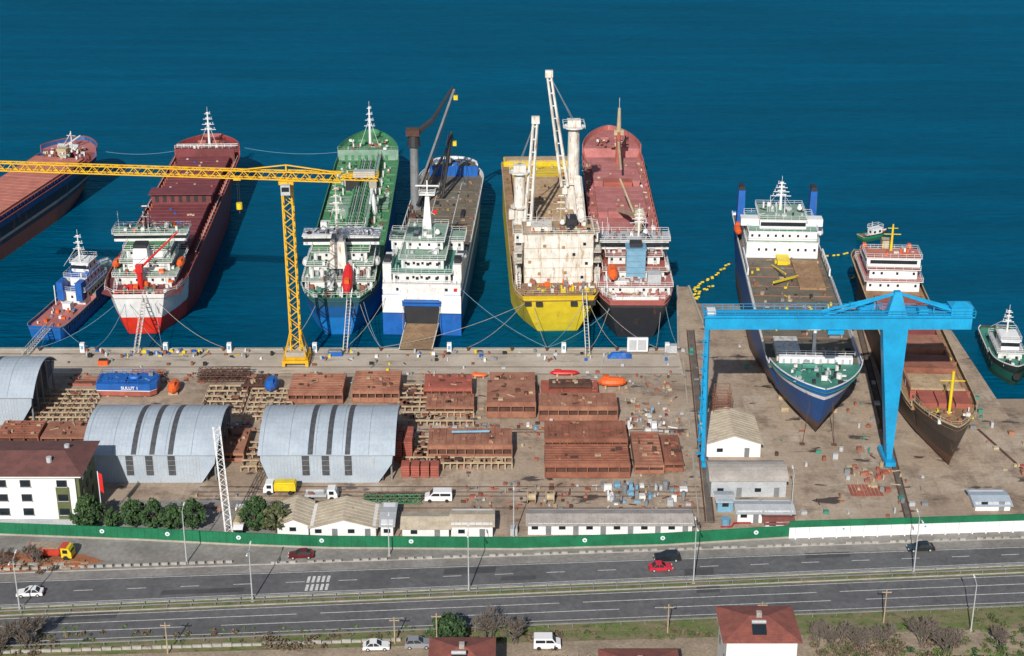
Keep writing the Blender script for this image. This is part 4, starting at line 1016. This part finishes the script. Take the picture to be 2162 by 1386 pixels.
g.box(-2.1,2.4,10,14.5,12,19.4,'lightblue');g.box(-2.3,2.6,9.8,14.7,19.4,19.7,'lightblue');g.box(-1.3,1.6,11,13.5,19.7,20.8,'dark')
for k in range(4): g.box(-2.15,2.45,9.93,10,13.5+k*1.5,13.6+k*1.5,'grey')
radar_mast(g,1.5,22,18.7,25.5,'white',.3,4,2.2);g.box(-5,-1.5,7,9.8,11.8,12.7,'white');g.box(2.8,6,7,10,11.8,14.4,'lightgrey');antennas(g,-8,8,22,18.7,6)
for x,a,b,c,d in((5.5,6,9,9.5,11.8),(-6.5,10,13,11.8,14),(5,14,17.5,14.1,16.5),(-7,4,7,9.8,11.8)): g.stairs(x,a,b,c,d)
g.clutter(-7.5,7.5,7.5,12,11.8,40,['white','lightgrey','rust','grey'],1.2,1.2);g.clutter(-6.5,6.5,14.5,18,16.4,24,['white','lightgrey','dark','rust'],1.2,1.1);g.clutter(-7.5,7.5,19.5,24.5,18.8,26,['white','rust','dark','grey'],1.2,1)
g.boat(-5.4,8.5,13.4,6,2.6,2.4,'orange','y',.15)
for x in(-6.8,-4.): g.beam((x,5.5,11.5),(x,11.5,14.2),.16,'white')
g.boat(7.8,15,12.4,5.5,2.,1.8,'white','y')
g.prism([(-7.6,7),(7.6,7),(7.4,2.5),(6,.6),(-6,.6),(-7.4,2.5)],'z',9.7,9.8,'deckpink')
aft_gear(g,7,1.2,7,9.8,60,('white','rust','lightgrey','deckpink','tan'))
g.box(-5,5,.4,.6,10.6,11.4,'white');g.rail([(-8.6,7),(-8,3),(-6.4,.4),(6.4,.4),(8,3),(8.6,7)],10.7,'white',closed=False)
g.obj('superstructure',p)
# --- G tug / supply boat
p,L=ship('tugboat',(-110.,351.5),(-103.8,391),-2.5)
hullmat('hullG',[(-5,(.01,.08,.3)),(.5,(.01,.13,.42)),(5.5,(.5,.5,.5))],.2)
hull(p,L,9.4,2.6,'hullG','deckpink',bul=.8,fc=(.5,1.6),cap='grey',bowp=2.1,tb=.7,sternw=.85,ts=.05,wsw=.7,counter=1,rake=3,sheer=1.2,fcm='palegreen')
g=MB()
g.tier(-3.2,3.2,17,30,2.6,6,'white','blue',oh=.5);g.tier(-2.6,2.6,20,29,6.2,8.4,'cleanwhite','blue',oh=.4);g.tier(-2.2,2.2,23,28,8.6,11,'cleanwhite','cleanwhite',oh=.3)
g.box(-2.25,2.25,22.9,22.96,9.5,10.4,'glass');g.box(-3.2,-1.6,15.5,18.5,4,8.6,'blue');g.box(1.6,3.2,15.5,18.5,4,8.6,'blue');radar_mast(g,0,23.5,11,18,'white',.3,3,1.5)
g.box(-1,1,13,15,2.6,4.2,'white');g.clutter(-3.4,3.4,2,14,2.7,22,['rust','white','blue','grey','orange'],1.1,.9);g.clutter(-3,3,16,28,8.5,8,['white','blue'],1,1);g.clutter(-2,2,31,35,5,10,['white','blue'],1,1)
g.beam((-3.5,15,3),(-3.5,15,8),.15,'white')
for i in range(9):
    for s in(-1,1): g.beam((s*4.7,3+i*3,2.6),(s*4.95,3+i*3,2.6),.5,'tyre',8)
g.obj('superstructure',p)
# --- H ro-ro ship on slipway
p,L=ship('roro_cargo_ship',(67,401),(61.6,288.5),.8)
hullmat('hullH',[(-5,(.06,.035,.03)),(2.,(.12,.06,.055)),(3.4,(.01,.075,.26)),(10.6,(.7,.7,.72)),(11.5,(.015,.15,.48))],.14)
hull(p,L,19.6,10.6,'hullH','deckolive',zb=0,bul=1.1,fc=(.86,1.2),cap='white',bowp=2.2,tb=.82,sternw=.98,ts=.03,wsw=.8,wtb=.6,counter=3,rake=9,fcm='teal',sheer=.8,bwe=1.2)
g=MB()
g.tier(-8.6,8.6,15,31,10.6,14.6,'cleanwhite','palegreen',oh=.2);g.tier(-8.2,8.2,17,30.5,14.8,17.2,'cleanwhite','teal',oh=.2);g.tier(-5.6,5.6,18,29.5,17.4,19.8,'cleanwhite','palegreen',oh=.2)
g.box(-9.9,9.9,24,27,17.4,19.2,'cleanwhite');g.box(-5.4,5.4,29.7,29.8,18.4,19.3,'glass')
for x in(-8.9,8.9):
    g.taper((x-1,x+1,12,16),(x-.8,x+.8,12.3,15.7),10.6,22.6,'blue');g.box(x-.7,x+.7,12.5,15.5,22.6,23.6,'dark')
    g.boat(x*1.12,21,13.5,6,2.,1.9,'cleanwhite' if x<0 else 'orange','y')
radar_mast(g,0,22,20,27,'cleanwhite',.4,4,2.4);g.clutter(-5,5,19,28,20,24,['white','lightgrey','dark'],1.2,1.2);antennas(g,-5,5,24,20,6)
g.clutter(-9,9,2,14,10.7,20,['white','palegreen','grey'],1.6,1.4)
g.obj('superstructure',p)
g=MB()
for x in(-9.5,9.5):
    g.box(x-.15,x+.15,32,46,11.8,13.6,'cleanwhite')
    for i in range(5): g.box(x-.2,x+.2,32+i*3,32.6+i*3,12.,13,'dark')
g.box(-8,-2,34,52,10.65,11.2,'deckrust');g.box(-1.5,1.5,31,36,10.65,11.6,'brightyellow')
for i in range(10): g.box(-9,9,38+i*6,38.15+i*6,10.62,10.75,'rust2')
g.clutter(-8.5,8.5,32,92,10.62,110,['deckolive','rust','brightyellow','grey','dark','wood'],1.2,.6)
g.beam((-2.5,44,11),(4,51,12),.3,'brightyellow');g.beam((3,37,11),(1,48,13),.2,'brightyellow')
g.box(2.5,7.5,84,93,10.7,12.6,'whiterust');g.box(-7.5,7.5,95.8,97,11,13.6,'cleanwhite')
for i in range(10): g.box(-7.2+i*1.5,-6.7+i*1.5,97,97.1,12,13.2,'lightgrey')
g.rail([(-8,96),(8,96)],13.6,'cleanwhite',closed=False)
for s in(-1,1): g.rail([(s*9.7,48),(s*9.7,90)],11.7,'white',closed=False,h=.9)
g.clutter(-5.5,5.5,98.5,107.5,12.5,44,['teal','dark','white','lightgrey','whiterust'],1.2,1)
for x in(-2,2): g.beam((x-1.3,101,13.4),(x+1.3,101,13.4),.6,'teal',8)
g.cyl(0,93,.45,11,21.5,'cleanwhite',8,.3);g.box(-1,1,92.7,93.3,18,18.2,'white')
g.obj('deck_fittings',p)
g=MB()
for i in range(16):
    y=8+i*5.6;g.box(-1,1,y,y+1.2,-.8,0,'wood')
    for s in(-1,1): g.box(s*5-.8,s*5+.8,y,y+1,-.8,.0,'wood')
g.obj('keel_blocks',p)
g=MB()
for s in(-1.6,1.6): g.beam((s*1.4,108,9),(s*2,108.5,-.6),.07,'rustdark');g.box(s*2-.5,s*2+.5,108.1,108.6,-.78,-.4,'rustdark')
g.obj('anchor_chains',p)
# --- I small cargo ship on slipway
p,L=ship('coaster_ship',(92,384),(85.6,279.5),.5)
hullmat('hullI',[(-5,(.12,.05,.035)),(2.5,(.045,.035,.03)),(6.6,(.07,.055,.045))],.4,(.15,.07,.045))
hull(p,L,14.4,6.6,'hullI','deckrust',zb=0,bul=1.,fc=(.87,1.6),cap='tan',bowp=2.,tb=.8,sternw=.8,ts=.05,wsw=.4,counter=3,rake=4,fcm='deckrust',sheer=1,bwe=1.4)
g=MB()
for s in(-1,1): g.box(s*5.3-.2,s*5.3+.2,32,88,6.6,8.4,'rust2')
for y,m in((32,'redsteel'),(44,'deckred'),(55,'rust2'),(66,'rust'),(76,'hatchtan')):
    g.box(-5.1,5.1,y,y+7.5,7.6,8.3,m);g.box(-5.5,5.5,y+7.5,y+8.2,6.6,8.8,m)
    g.box(-5.1,5.1,y+8.2,y+10.5,6.7,6.8,'dark')
for k in range(3): g.box(-5+k*3.4,-1.9+k*3.4,87,93,7,9.6,'redsteel')
g.box(-6.,6,86,86.4,6.6,9.2,'redsteel');
for k in range(6): g.box(-5+k*1.8,-4.2+k*1.8,86.42,86.5,7.5,8.6,'cleanwhite')
g.clutter(-6.5,6.5,30,88,6.7,90,['rust','white','brightyellow','grey','rust2'],1,1.2)
g.obj('cargo_holds',p)
g=MB();g.cyl(0,96,.3,8,18,'brightyellow',8);g.beam((-2.4,96,16),(2.4,96,16),.12,'brightyellow');g.beam((0,96,17),(0,88,9),.1,'brightyellow');g.clutter(-4,4,95,101,9,26,['brightyellow','white','dark','rust'],1,1);g.rail([(-6,92),(-4.5,99),(-1,103),(1,103),(4.5,99),(6,92)],9.6,'tan',closed=False);g.obj('forecastle_gear',p)
g=MB()
g.tier(-6.2,6.2,9,25,6.6,9.2,'cleanwhite','deckpink');g.tier(-5.6,5.6,12,24,9.4,11.8,'cleanwhite','redsteel');g.tier(-6.3,6.3,17,23,12,14.2,'cleanwhite','hatchorange',oh=.3)
g.box(-5.5,5.5,23.05,23.1,12.8,13.7,'glass');g.cyl(0,18,.35,14,21,'brightyellow',8,.2);g.beam((-2,18,18.5),(2,18,18.5),.12,'brightyellow');g.beam((-1.2,18,20),(1.2,18,20),.1,'brightyellow')
g.boat(-5.4,13,12,5,1.9,1.7,'orange','y');g.boat(5.4,13,12,5,1.9,1.7,'orange','y');g.taper((-1.5,1.5,10,13),(-1.2,1.2,10.3,12.7),9,15,'tan');g.clutter(-5,5,10,22,12,30,['white','orange','rust','brightyellow'],1.2,1.2);g.clutter(-5,5,18,22.5,14.4,12,['orange','white','rust'],1.2,1.)
g.obj('superstructure',p)
g=MB()
for i in range(14): y=8+i*6;g.box(-.9,.9,y,y+1.2,-.5,0,'wood')
g.obj('keel_blocks',p)
# --- J tug on small slip
p,L=ship('tugboat',(113.5,352),(111,325),-2.3)
hullmat('hullJ',[(-5,(.02,.06,.04)),(1,(.02,.1,.07)),(3,(.02,.03,.03))],.3)
hull(p,L,8,2.4,'hullJ','teal',bul=.8,fc=(.55,1.),cap='white',bowp=2,tb=.65,sternw=.8,ts=.08,wsw=.6,counter=1,rake=2,sheer=1)
g=MB();g.tier(-2.6,2.6,8,19,2.4,4.8,'white','lightgrey',oh=.4);g.tier(-2,2,12,18,5,7.4,'cleanwhite','cleanwhite',oh=.3);g.box(-2.03,2.03,18.02,18.06,6,6.9,'glass');radar_mast(g,0,13,7.4,12.5,'white',.25,3,1.3);g.taper((-2,-1,9,10.5),(-1.8,-1.2,9.2,10.3),4.8,7.5,'deckgreen');g.taper((1,2,9,10.5),(1.2,1.8,9.2,10.3),4.8,7.5,'deckgreen');g.clutter(-2.5,2.5,2,8,2.5,10,['white','dark','rust'],1,.8);g.clutter(-2,2,20,24,3.8,8,['white','dark'],1,.8)
for i in range(7):
    for s in(-1,1): g.beam((s*4,3+i*2.8,2.6),(s*4.25,3+i*2.8,2.6),.5,'tyre',8)
g.beam((0,27.1,2.8),(0,27.5,2.8),.8,'tyre',10)
g.obj('superstructure',p)
p,L=ship('tugboat',(117.5,328),(114,304),-.3)
hull(p,L,7.,3.4,'hullI','rustdark',zb=0,bul=.8,cap='tyre',bowp=2,tb=.65,sternw=.8,ts=.08,wsw=.5,counter=1,rake=2,sheer=1)
g=MB();g.tier(-2.4,2.4,8,17,3.4,6,'white','lightgrey',oh=.4);g.tier(-1.8,1.8,11,16,6.2,8.2,'cleanwhite','cleanwhite',oh=.3);g.clutter(-2,2,18,22,4,10,['rust','wood','grey'],1,.8);g.obj('superstructure',p)
# --- K pilot boat
p=empty('pilot_boat',(95.5,420.5,-2.5),math.radians(-62))
hullmat('hullK',[(-5,(.02,.1,.05)),(.7,(.02,.2,.09)),(1.4,(.5,.5,.5))],.1)
hull(p,9.5,3.2,1.1,'hullK','redsteel',zb=-.4,bul=.5,cap='tyre',bowp=2,tb=.6,sternw=.85,ts=.08,wsw=.7,counter=.3,rake=1,sheer=.6)
g=MB();g.tier(-1,1,3.5,7,1.1,2.9,'cleanwhite','cleanwhite',oh=.15,ws=.7,step=.9);g.cyl(0,4,.07,3,5,'white',6);g.clutter(-1,1,.8,3,1.1,5,['orange','white','lightblue'],.7,.5);g.obj('cabin',p)
# mooring lines
g=MB()
def rope(a,b,sag=1.,m='rope',r=.07,n=10):
    a=Vector(a);b=Vector(b)
    pr=None
    for i in range(n+1):
        t=i/n;q=a.lerp(b,t);q.z-=sag*4*t*(1-t)
        if pr is not None:g.beam(pr,q,r,m)
        pr=q
mat('rope',(.45,.42,.36),(.35,.32,.28),1,.9);mat('ropeblue',(.2,.35,.45),(.16,.28,.38),1,.9)
for a,b in (((-93,354,6),(-108,340.2,.8)),((-91,354,6),(-95,340.2,.8)),((-83,354,6),(-66,340.2,.8)),((-84,354,6),(-80,340.2,.8)),((-90,354,6),(-80,340.2,.8)),
            ((-46,354,6),(-52,340.2,.8)),((-36,355,6),(-30,340.2,.8)),((-35,355,6),(-30,340.2,.8)),((-37,355,6.5),(-38,340.2,.8)),
            ((-13,358,9),(8,340.2,.8)),((-29,357,8),(-38,340.2,.8)),((3,355,6),(-10,340.2,.8)),((4,355,6),(-30,340.2,.8)),((18,355,6),(24,340.2,.8)),((17,355,6),(8,340.2,.8)),((5,355,6),(8,340.2,.8)),((20,356,6),(33,340.2,.8)),
            ((23,353,6),(18,340.2,.8)),((35,353,6),(33,340.2,.8)),((24,353,6),(8,340.2,.8)),((36,353,6),(38,341,.8)),((-110,352,1),(-108,340.2,.8)),((-106,352,1),(-95,340.2,.8))):
    rope(a,b,1.5,R.choice(['rope','rope','ropeblue']),.055)
rope((-92,477,10),(-45,470,9),3,'ropeblue',.06,16);rope((-130,475,8),(-98,470,9),2,'ropeblue',.06,12)
g.obj('mooring_lines')
def gang(a,b,w=.9):
    g=MB();a=Vector(a);b=Vector(b)
    d=(b-a).normalized();n=d.cross(Vector((0,0,1))).normalized()*w/2
    for s in(-1,1):
        g.beam(a+n*s,b+n*s,.1,'whiterust');g.beam(a+n*s+Vector((0,0,1)),b+n*s+Vector((0,0,1)),.06,'whiterust')
    k=int((b-a).length/1.)
    for i in range(k):
        q=a.lerp(b,i/k);g.beam(q-n,q+n,.1,'grey')
        for s in(-1,1): g.beam(q+n*s,q+n*s+Vector((0,0,1)),.04,'whiterust')
    g.obj('gangway')
gang((-85.5,338,.3),(-86.3,354.5,7.8));gang((-38,338,.3),(-38.2,353.8,7.6));gang((17.2,336,.3),(17,355,8.2));gang((-110.5,337,.3),(-108.8,352.5,.8),1.3)
g=MB()
def floats(pts,n):
    for k in range(n):
        t=k/(n-1)*(len(pts)-1);i=min(int(t),len(pts)-2);f=t-i
        x=pts[i][0]*(1-f)+pts[i+1][0]*f+R.uniform(-.4,.4);y=pts[i][1]*(1-f)+pts[i+1][1]*f+R.uniform(-.5,.5)
        g.beam((x-.35,y,-2.4),(x+.35,y+.15,-2.35),.24,'brightyellow' if k%3 else 'dark',6)
floats([(45.5,377),(46.5,384),(49,389),(53,394),(58,403)],34);floats([(46.2,376),(48,383),(51,386)],12);floats([(77,411),(84,408),(91,411)],16);floats([(91,411),(92,398),(88,392)],12)
g.obj('floating_boom')
# ------------------------------------------------------------------ vehicles
def car(x,y,rz,m,L=4.4,suv=False,name='car'):
    g=MB();h=.25 if suv else 0;l=L/2;W_=.88
    lo=[(-l,.32),(-l-.02,.62),(-l+.1,.86+h),(-l*.5,.92+h),(l*.45,.9+h),(l*.93,.74+h),(l+.02,.55),(l,.32)]
    g.prism(lo,'y',-W_,W_,m)
    cb=(-l+.25 if suv else -l+.55,l*.42,-W_+.04,W_-.04);ct=(-l+.6 if suv else -l+1.15,l*.05,-W_+.2,W_-.2)
    zt=1.42+h
    g.taper(cb,ct,.9+h,zt,'glass')
    g.box(ct[0]-.03,ct[1]+.03,ct[2]-.02,ct[3]+.02,zt,zt+.05,m)
    for fx in (cb[0],(cb[0]+cb[1])/2,cb[1]):
        tx=ct[0]+(fx-cb[0])/(cb[1]-cb[0])*(ct[1]-ct[0])
        for s in(-1,1): g.beam((fx,s*(W_-.04),.9+h),(tx,s*(W_-.2),zt),.05,m)
    for a in(-l*.62,l*.64):
        for s in(-1,1): g.beam((a,s*(W_-.16),.33),(a,s*(W_+.02),.33),.33,'tyre',12);g.beam((a,s*(W_+.02),.33),(a,s*(W_+.04),.33),.18,'lightgrey',8)
    for s in(-1,1):
        g.box(l-.06,l+.03,s*.6-.18,s*.6+.18,.56,.7,'cleanwhite');g.box(-l-.04,-l+.06,s*.6-.18,s*.6+.18,.62,.78,'red');g.box(l*.25,l*.3,s*(W_+.05)-.09,s*(W_+.05)+.09,.95+h,1.08+h,m)
    g.box(-l-.05,-l,-W_+.1,W_-.1,.3,.45,'dark');g.box(l,l+.04,-W_+.1,W_-.1,.3,.45,'dark')
    g.obj(name,None,(x,y,.035),rz)
A=math.atan(.072)
car(-37.4,249.3,A+math.pi,'car_maroon');car(27.4,248.3,A+math.pi,'car_black',4.7,True);car(26,245.1,A,'car_red',4.1);car(73,251.8,A+math.pi,'car_black',4.8);car(-82,236.9,A+math.pi,'car_white')
car(-21.9,221.,.05,'car_white',4.3);car(-15.2,221.5,.05,'car_grey',4.3,True)
def van(x,y,rz,m='cleanwhite',L=5.2,name='van'):
    g=MB();l=L/2
    g.prism([(-l,.35),(-l,2.05),(-l+.15,2.2),(l*.35,2.2),(l*.62,1.35),(l*.97,1.1),(l,.35)],'y',-.95,.95,m)
    for s in(-1,1):
        g.prism([(-l+.3,1.35),(-l+.3,1.9),(l*.36,1.9),(l*.55,1.35)],'y',s*.955-.012,s*.955+.012,'glass')
        for a in(-l*.62,l*.62): g.beam((a,s*.8,.36),(a,s*.99,.36),.36,'tyre',12)
        g.box(-l*.15,-l*.1,s*.975-.02,s*.975+.02,1.3,1.95,m)
    g.add([(l*.38,-.85,2.12),(l*.38,.85,2.12),(l*.63,.88,1.4),(l*.63,-.88,1.4)],[(0,1,2,3)],'glass')
    g.box(-l-.03,-l,-.8,.8,1.4,1.95,'glass');g.obj(name,None,(x,y,.03),rz)
van(-13.9,270.,math.pi);van(5.7,221.4,0,'car_white',4.4)
def truck(x,y,rz,cab,body,kind,L=7,name='truck'):
    g=MB();l=L/2
    g.box(-l,l-.4,-.45,.45,.55,.8,'dark')
    g.prism([(l-1.9,.5),(l-1.9,2.4),(l-.5,2.4),(l-.05,1.5),(l,.5)],'y',-1.05,1.05,cab)
    g.add([(l-.47,-.9,2.3),(l-.47,.9,2.3),(l-.06,.9,1.55),(l-.06,-.9,1.55)],[(0,3,2,1)],'glass')
    for s in(-1,1): g.box(l-1.6,l-.7,s*1.06-.015,s*1.06+.015,1.4,2.1,'glass')
    for a in(-l+1,-l+2.2,l-1.1):
        if a==-l+2.2 and kind!='dump':continue
        for s in(-1,1): g.beam((a,s*.75,.48),(a,s*1.1,.48),.48,'tyre',12)
    if kind=='box': g.box(-l,l-2.1,-1.1,1.1,.85,2.3,body);g.box(-l+.2,l-2.3,-.8,.8,2.3,2.5,body)
    if kind=='flat':
        g.box(-l,l-2.1,-1.05,1.05,.85,1.,body)
        for s in(-1,1): g.box(-l,l-2.1,s*1.05-.04,s*1.05+.04,1.,1.4,body)
        g.beam((l-2.6,0,1),(l-2.6,0,2.4),.15,'grey');g.clutter(-l+.5,l-3,-.6,.6,1,5,['grey','rust'],.8,.5)
    if kind=='dump': g.taper((-l,l-2.1,-1.05,1.05),(-l-.2,l-2.,-1.2,1.2),.9,2.2,body);g.box(-l+.1,l-2.3,-1,1,2.21,2.3,'dirt');g.box(l-2.1,l-1.,-1.1,1.1,2.45,2.55,body)
    if kind=='tank': g.beam((-l,0,1.7),(l-2.1,0,1.7),.95,body,14)
    g.obj(name,None,(x,y,.03),rz)
mat('truckred',(.62,.06,.03),(.5,.05,.03),1,.5)
truck(-44.2,273,math.pi,'cleanwhite','brightyellow','box',6.2,'box_truck');truck(-36,270.6,0,'cleanwhite','lightgrey','flat',6.2,'flatbed_truck');truck(-50.,261,math.pi/2,'cleanwhite','tan','tank',7.5,'tanker_truck');truck(-81.5,249.4,-.08,'brightyellow','truckred','dump',7.8,'dump_truck')
# ------------------------------------------------------------------ lamps
def lamp(x,y,h,arms=2,ang=math.pi/2,name='street_lamp'):
    g=MB();g.cyl(0,0,.13,0,h,'lightgrey',8,.07);g.box(-.25,.25,-.25,.25,0,.3,'concrete')
    for k in range(arms):
        s=1 if k==0 else -1;dx,dy=math.cos(ang)*s,math.sin(ang)*s
        g.beam((0,0,h-.1),(dx*1.6,dy*1.6,h+.35),.06,'lightgrey');g.beam((dx*1.5,dy*1.5,h+.33),(dx*2.3,dy*2.3,h+.4),.14,'cleanwhite',6)
    g.obj(name,None,(x,y,0))
for x,y,h in((-7.4,238.2,11.6),(31.3,240.8,11.3),(70,244,11),(-43.9,235.,9.9),(-82.5,232.2,9.9)): lamp(x,y,h)
lamp(75.3,226,9,1);lamp(-57.3,247.3,10.5,1);lamp(.3,256,8.8,1);lamp(51.2,261,10.5,1);lamp(-21.8,249.8,7,1)
def pole(x,y,h):
    g=MB();g.cyl(0,0,.12,0,h,'wood',6,.09);g.box(-.8,.8,-.06,.06,h-.7,h-.55,'wood');[g.cyl(s,0,.06,h-.55,h-.3,'grey',6) for s in(-.7,0,.7)];g.obj('utility_pole',None,(x,y,0))
for x,y,h in((-55.2,219.5,6),(25.5,225.5,5.5),(61.5,228.5,6.5),(-19,222.5,5),(41,227,5),(-12,219,8)): pole(x,y,h)
# ------------------------------------------------------------------ houses in the foreground
def house(x0,x1,y0,y1,h,rise,doors=2):
    p=empty('house',(0,0,0));g=MB();g.box(x0,x1,y0,y1,-.5,h,'cleanwhite');g.obj('walls',p)
    g=MB();yc=(y0+y1)/2;e=.7;xa,xb=x0-e,x1+e;ya,yb_=y0-e,y1+e;d=(yb_-ya)/2*.9
    g.add([(xa,ya,h),(xb,ya,h),(xb,yb_,h),(xa,yb_,h),(xa+d,yc,h+rise),(xb-d,yc,h+rise)],[(0,1,5,4),(1,2,5),(2,3,4,5),(3,0,4),(0,3,2,1)],'roofred')
    for i in range(12):
        t=(i+.5)/12
        za=h+rise*t;g.beam((xa+d*t,ya+(yc-ya)*t,za+.02),(xb-d*t,ya+(yc-ya)*t,za+.02),.05,'roofred')
    g.box((x0+x1)/2-.4,(x0+x1)/2+.4,yc-.4,yc+.4,h+rise-.5,h+rise+.7,'kerb')
    xs=(x0+x1)/2-1.5;g.add([(xs,ya+1.,h+.9),(xs+2.2,ya+1.,h+.9),(xs+2.2,ya+2.4,h+1.9),(xs,ya+2.4,h+1.9)],[(0,1,2,3)],'glass');g.beam((xs,ya+2.6,h+2.2),(xs+2.2,ya+2.6,h+2.2),.3,'lightgrey',8)
    g.obj('roof',p)
    g=MB()
    for k in range(2):
        for i in range(3):
            x=x0+(x1-x0)*(i+.5)/3;g.box(x-.6,x+.6,y0-.05,y0,1+k*3,2.3+k*3,'glass')
    for y in (y0+2,y1-2): g.box(x0-.05,x0,y-.5,y+.5,4,5.3,'glass')
    g.obj('windows',p)
house(32.8,43.6,209.5,218.6,9.2,1.6);house(-12.2,-3.2,206,214.6,6,1.6);house(14.,25,203,212.,5.6,1.4)
# ------------------------------------------------------------------ vegetation
def tree(x,y,h,w,seed,m='leafdark',cl=46,per=34,leaf=.3,name='tree',zc=.58):
    r=random.Random(seed);g=MB()
    g.beam((0,0,0),(r.uniform(-.1,.1),0,h*.55),.2,'bark',7,.1)
    for i in range(7):
        a=r.uniform(0,6.28);z=h*r.uniform(.2,.5);g.beam((0,0,z),(math.cos(a)*w*.35,math.sin(a)*w*.35,z+h*.25),.08,'bark',5,.03)
    for c in range(cl):
        a=r.uniform(0,6.28);u=r.uniform(-1,1);q=math.sqrt(1-u*u);rr=r.uniform(.45,1)**.5
        cx=math.cos(a)*q*rr*w/2;cy=math.sin(a)*q*rr*w/2;cz=h*zc+u*rr*h*(1-zc)*.98
        tp=1-.45*max(0,u);cx*=tp;cy*=tp;cr=r.uniform(.45,.95)*w/5.5
        for k in range(per):
            d=Vector((r.gauss(0,1),r.gauss(0,1),r.gauss(0,1)));d=d.normalized()*cr*r.uniform(.5,1)
            n=Vector((r.uniform(-1,1),r.uniform(-1,1),r.uniform(-.2,1))).normalized();t=n.cross(Vector((r.uniform(-1,1),r.uniform(-1,1),.3))).normalized();b=n.cross(t)
            s=leaf*r.uniform(.5,1);o=Vector((cx,cy,cz))+d
            g.add([o-t*s-b*s*.6,o+t*s-b*s*.6,o+t*s*.6+b*s,o-t*s*.6+b*s],[(0,1,2,3)],m)
    g.obj(name,None,(x,y,0))
for i,(x,y,h,w) in enumerate(((-77.5,259,7,5.8),(-69,259.3,6.4,4.6),(-65.4,259,6.2,4.5),(-62,258.8,5,4.),(-58.4,259,6,5.),(-46.8,258.6,6.6,5.6),(-43,258,6.2,5.),(-73,259.3,4.5,3.))): tree(x,y,h,w,i+3,'leafdark' if i!=6 else 'leafolive')
tree(-10.5,221.5,5.8,5.8,31,'leafdark',50,36)
def bare(x,y,h,w,seed,name='bare_tree',n=5):
    r=random.Random(seed);g=MB()
    def br(p,d,l,rad,k):
        q=p+d*l;g.beam(p,q,rad,'twig',4,rad*.6)
        if k==0:return
        for i in range(4):
            nd=(d+Vector((r.uniform(-.8,.8),r.uniform(-.8,.8),r.uniform(-.1,.5)))).normalized();br(p.lerp(q,r.uniform(.5,1)),nd,l*r.uniform(.55,.8),max(.03,rad*.55),k-1)
    for i in range(n): br(Vector((r.uniform(-.3,.3)*w,r.uniform(-.2,.2)*w,0)),Vector((r.uniform(-.4,.4),r.uniform(-.4,.4),1)).normalized(),h*.38,.1,4)
    g.obj(name,None,(x,y,0))
for i,(x,y,h) in enumerate(((-78,220.5,7),(-3.5,223.5,6.5),(.5,222.5,5.5),(52,221,5.5),(56,220,5.5),(60,222,4.5),(66,221,6),(70,219.5,5.5),(79,221,4.5),(-84,247,4),(-90,246,4),(49,222,4.5),(-82,219,6))): bare(x,y,h,2.5,5+i)
def bushes(name,zones,m,leaf=.22):
    g=MB()
    for x0,x1,y0,y1,n,hh in zones:
        for i in range(n):
            x=R.uniform(x0,x1);y=R.uniform(y0,y1);s=R.uniform(.4,1)*hh
            for k in range(60):
                d=Vector((R.gauss(0,1),R.gauss(0,1),abs(R.gauss(0,1))*.8)).normalized()*s*R.uniform(.4,1)
                t=Vector((R.uniform(-1,1),R.uniform(-1,1),R.uniform(-1,1))).normalized();b=t.cross(Vector((R.uniform(-1,1),R.uniform(-1,1),.4))).normalized();o=Vector((x,y,0))+d
                g.add([o-t*leaf,o+b*leaf*.7,o+t*leaf,o-b*leaf*.7],[(0,1,2,3)],m)
    g.obj(name)
bushes('shrubs',[(48,72,216.5,224,44,1.9),(-40,-30,221,224,14,1.3),(-85,-74,219,223,14,1.4),(-92,-80,244,249,8,1.),(2,8,221,225,9,1.4),(-90,46,224,226.2,70,.6)],'leafbrown')
bushes('shrubs',[(48,90,216.5,223,34,1.6),(-20,48,223.5,226.5,34,.7),(76,92,222,230,20,.9),(12,30,214,217,8,1.),(-95,-20,223,225,40,.5)],'leafolive')
bushes('grass_tufts',[(-90,90,224.5,227.5,120,.35),(58,90,213,221,70,.7)],'grassblade',.15)
bushes('green_shrub',[(64,92,214,221,18,1.5)],'leafdark',.25)
g=MB()
for i in range(40):
    x=5+i*1.8
    if not 30<x<46: g.box(x-.07,x+.07,217.4,217.55,0,1.1,'wood')
g.beam((5,217.5,.9),(30,217.5,.9),.07,'wood');g.obj('garden_fence')
g=MB()
for i in range(45):
    x=-90+i*1.6;g.box(x,x+1.5,224.1+.055*x,224.4+.055*x,0,R.uniform(.35,.6),'kerb')
g.obj('low_stone_wall')
# ------------------------------------------------------------------ light & camera
tr=Vector((.28,1.5,-1))
sd=bpy.data.lights.new('sun','SUN');sd.energy=5.0;sd.angle=math.radians(.5);sd.color=(1,.95,.88)
so=bpy.data.objects.new('sun',sd);scene.collection.objects.link(so);so.rotation_euler=tr.to_track_quat('-Z','Y').to_euler();so.location=(-50,0,200)
wd_=bpy.data.worlds.new('World');scene.world=wd_;wd_.use_nodes=True;nt=wd_.node_tree
sk=nt.nodes.new('ShaderNodeTexSky');sk.sky_type='NISHITA';sk.sun_disc=False
sk.sun_elevation=math.atan2(1,math.hypot(.28,1.5));sk.sun_rotation=math.atan2(-.28,-1.5)
nt.links.new(sk.outputs[0],nt.nodes['Background'].inputs['Color']);nt.nodes['Background'].inputs['Strength'].default_value=.075
cd=bpy.data.cameras.new('camera');co=bpy.data.objects.new('camera',cd);scene.collection.objects.link(co)
cd.sensor_width=36;cd.lens=36*3430/2162;cd.clip_start=1;cd.clip_end=12000
co.location=(0,0,150);co.rotation_euler=(math.radians(90-23),0,0);scene.camera=co
scene.view_settings.view_transform='Standard';scene.view_settings.look='None';scene.view_settings.exposure=0;scene.view_settings.gamma=1
print('done',len(bpy.data.objects))
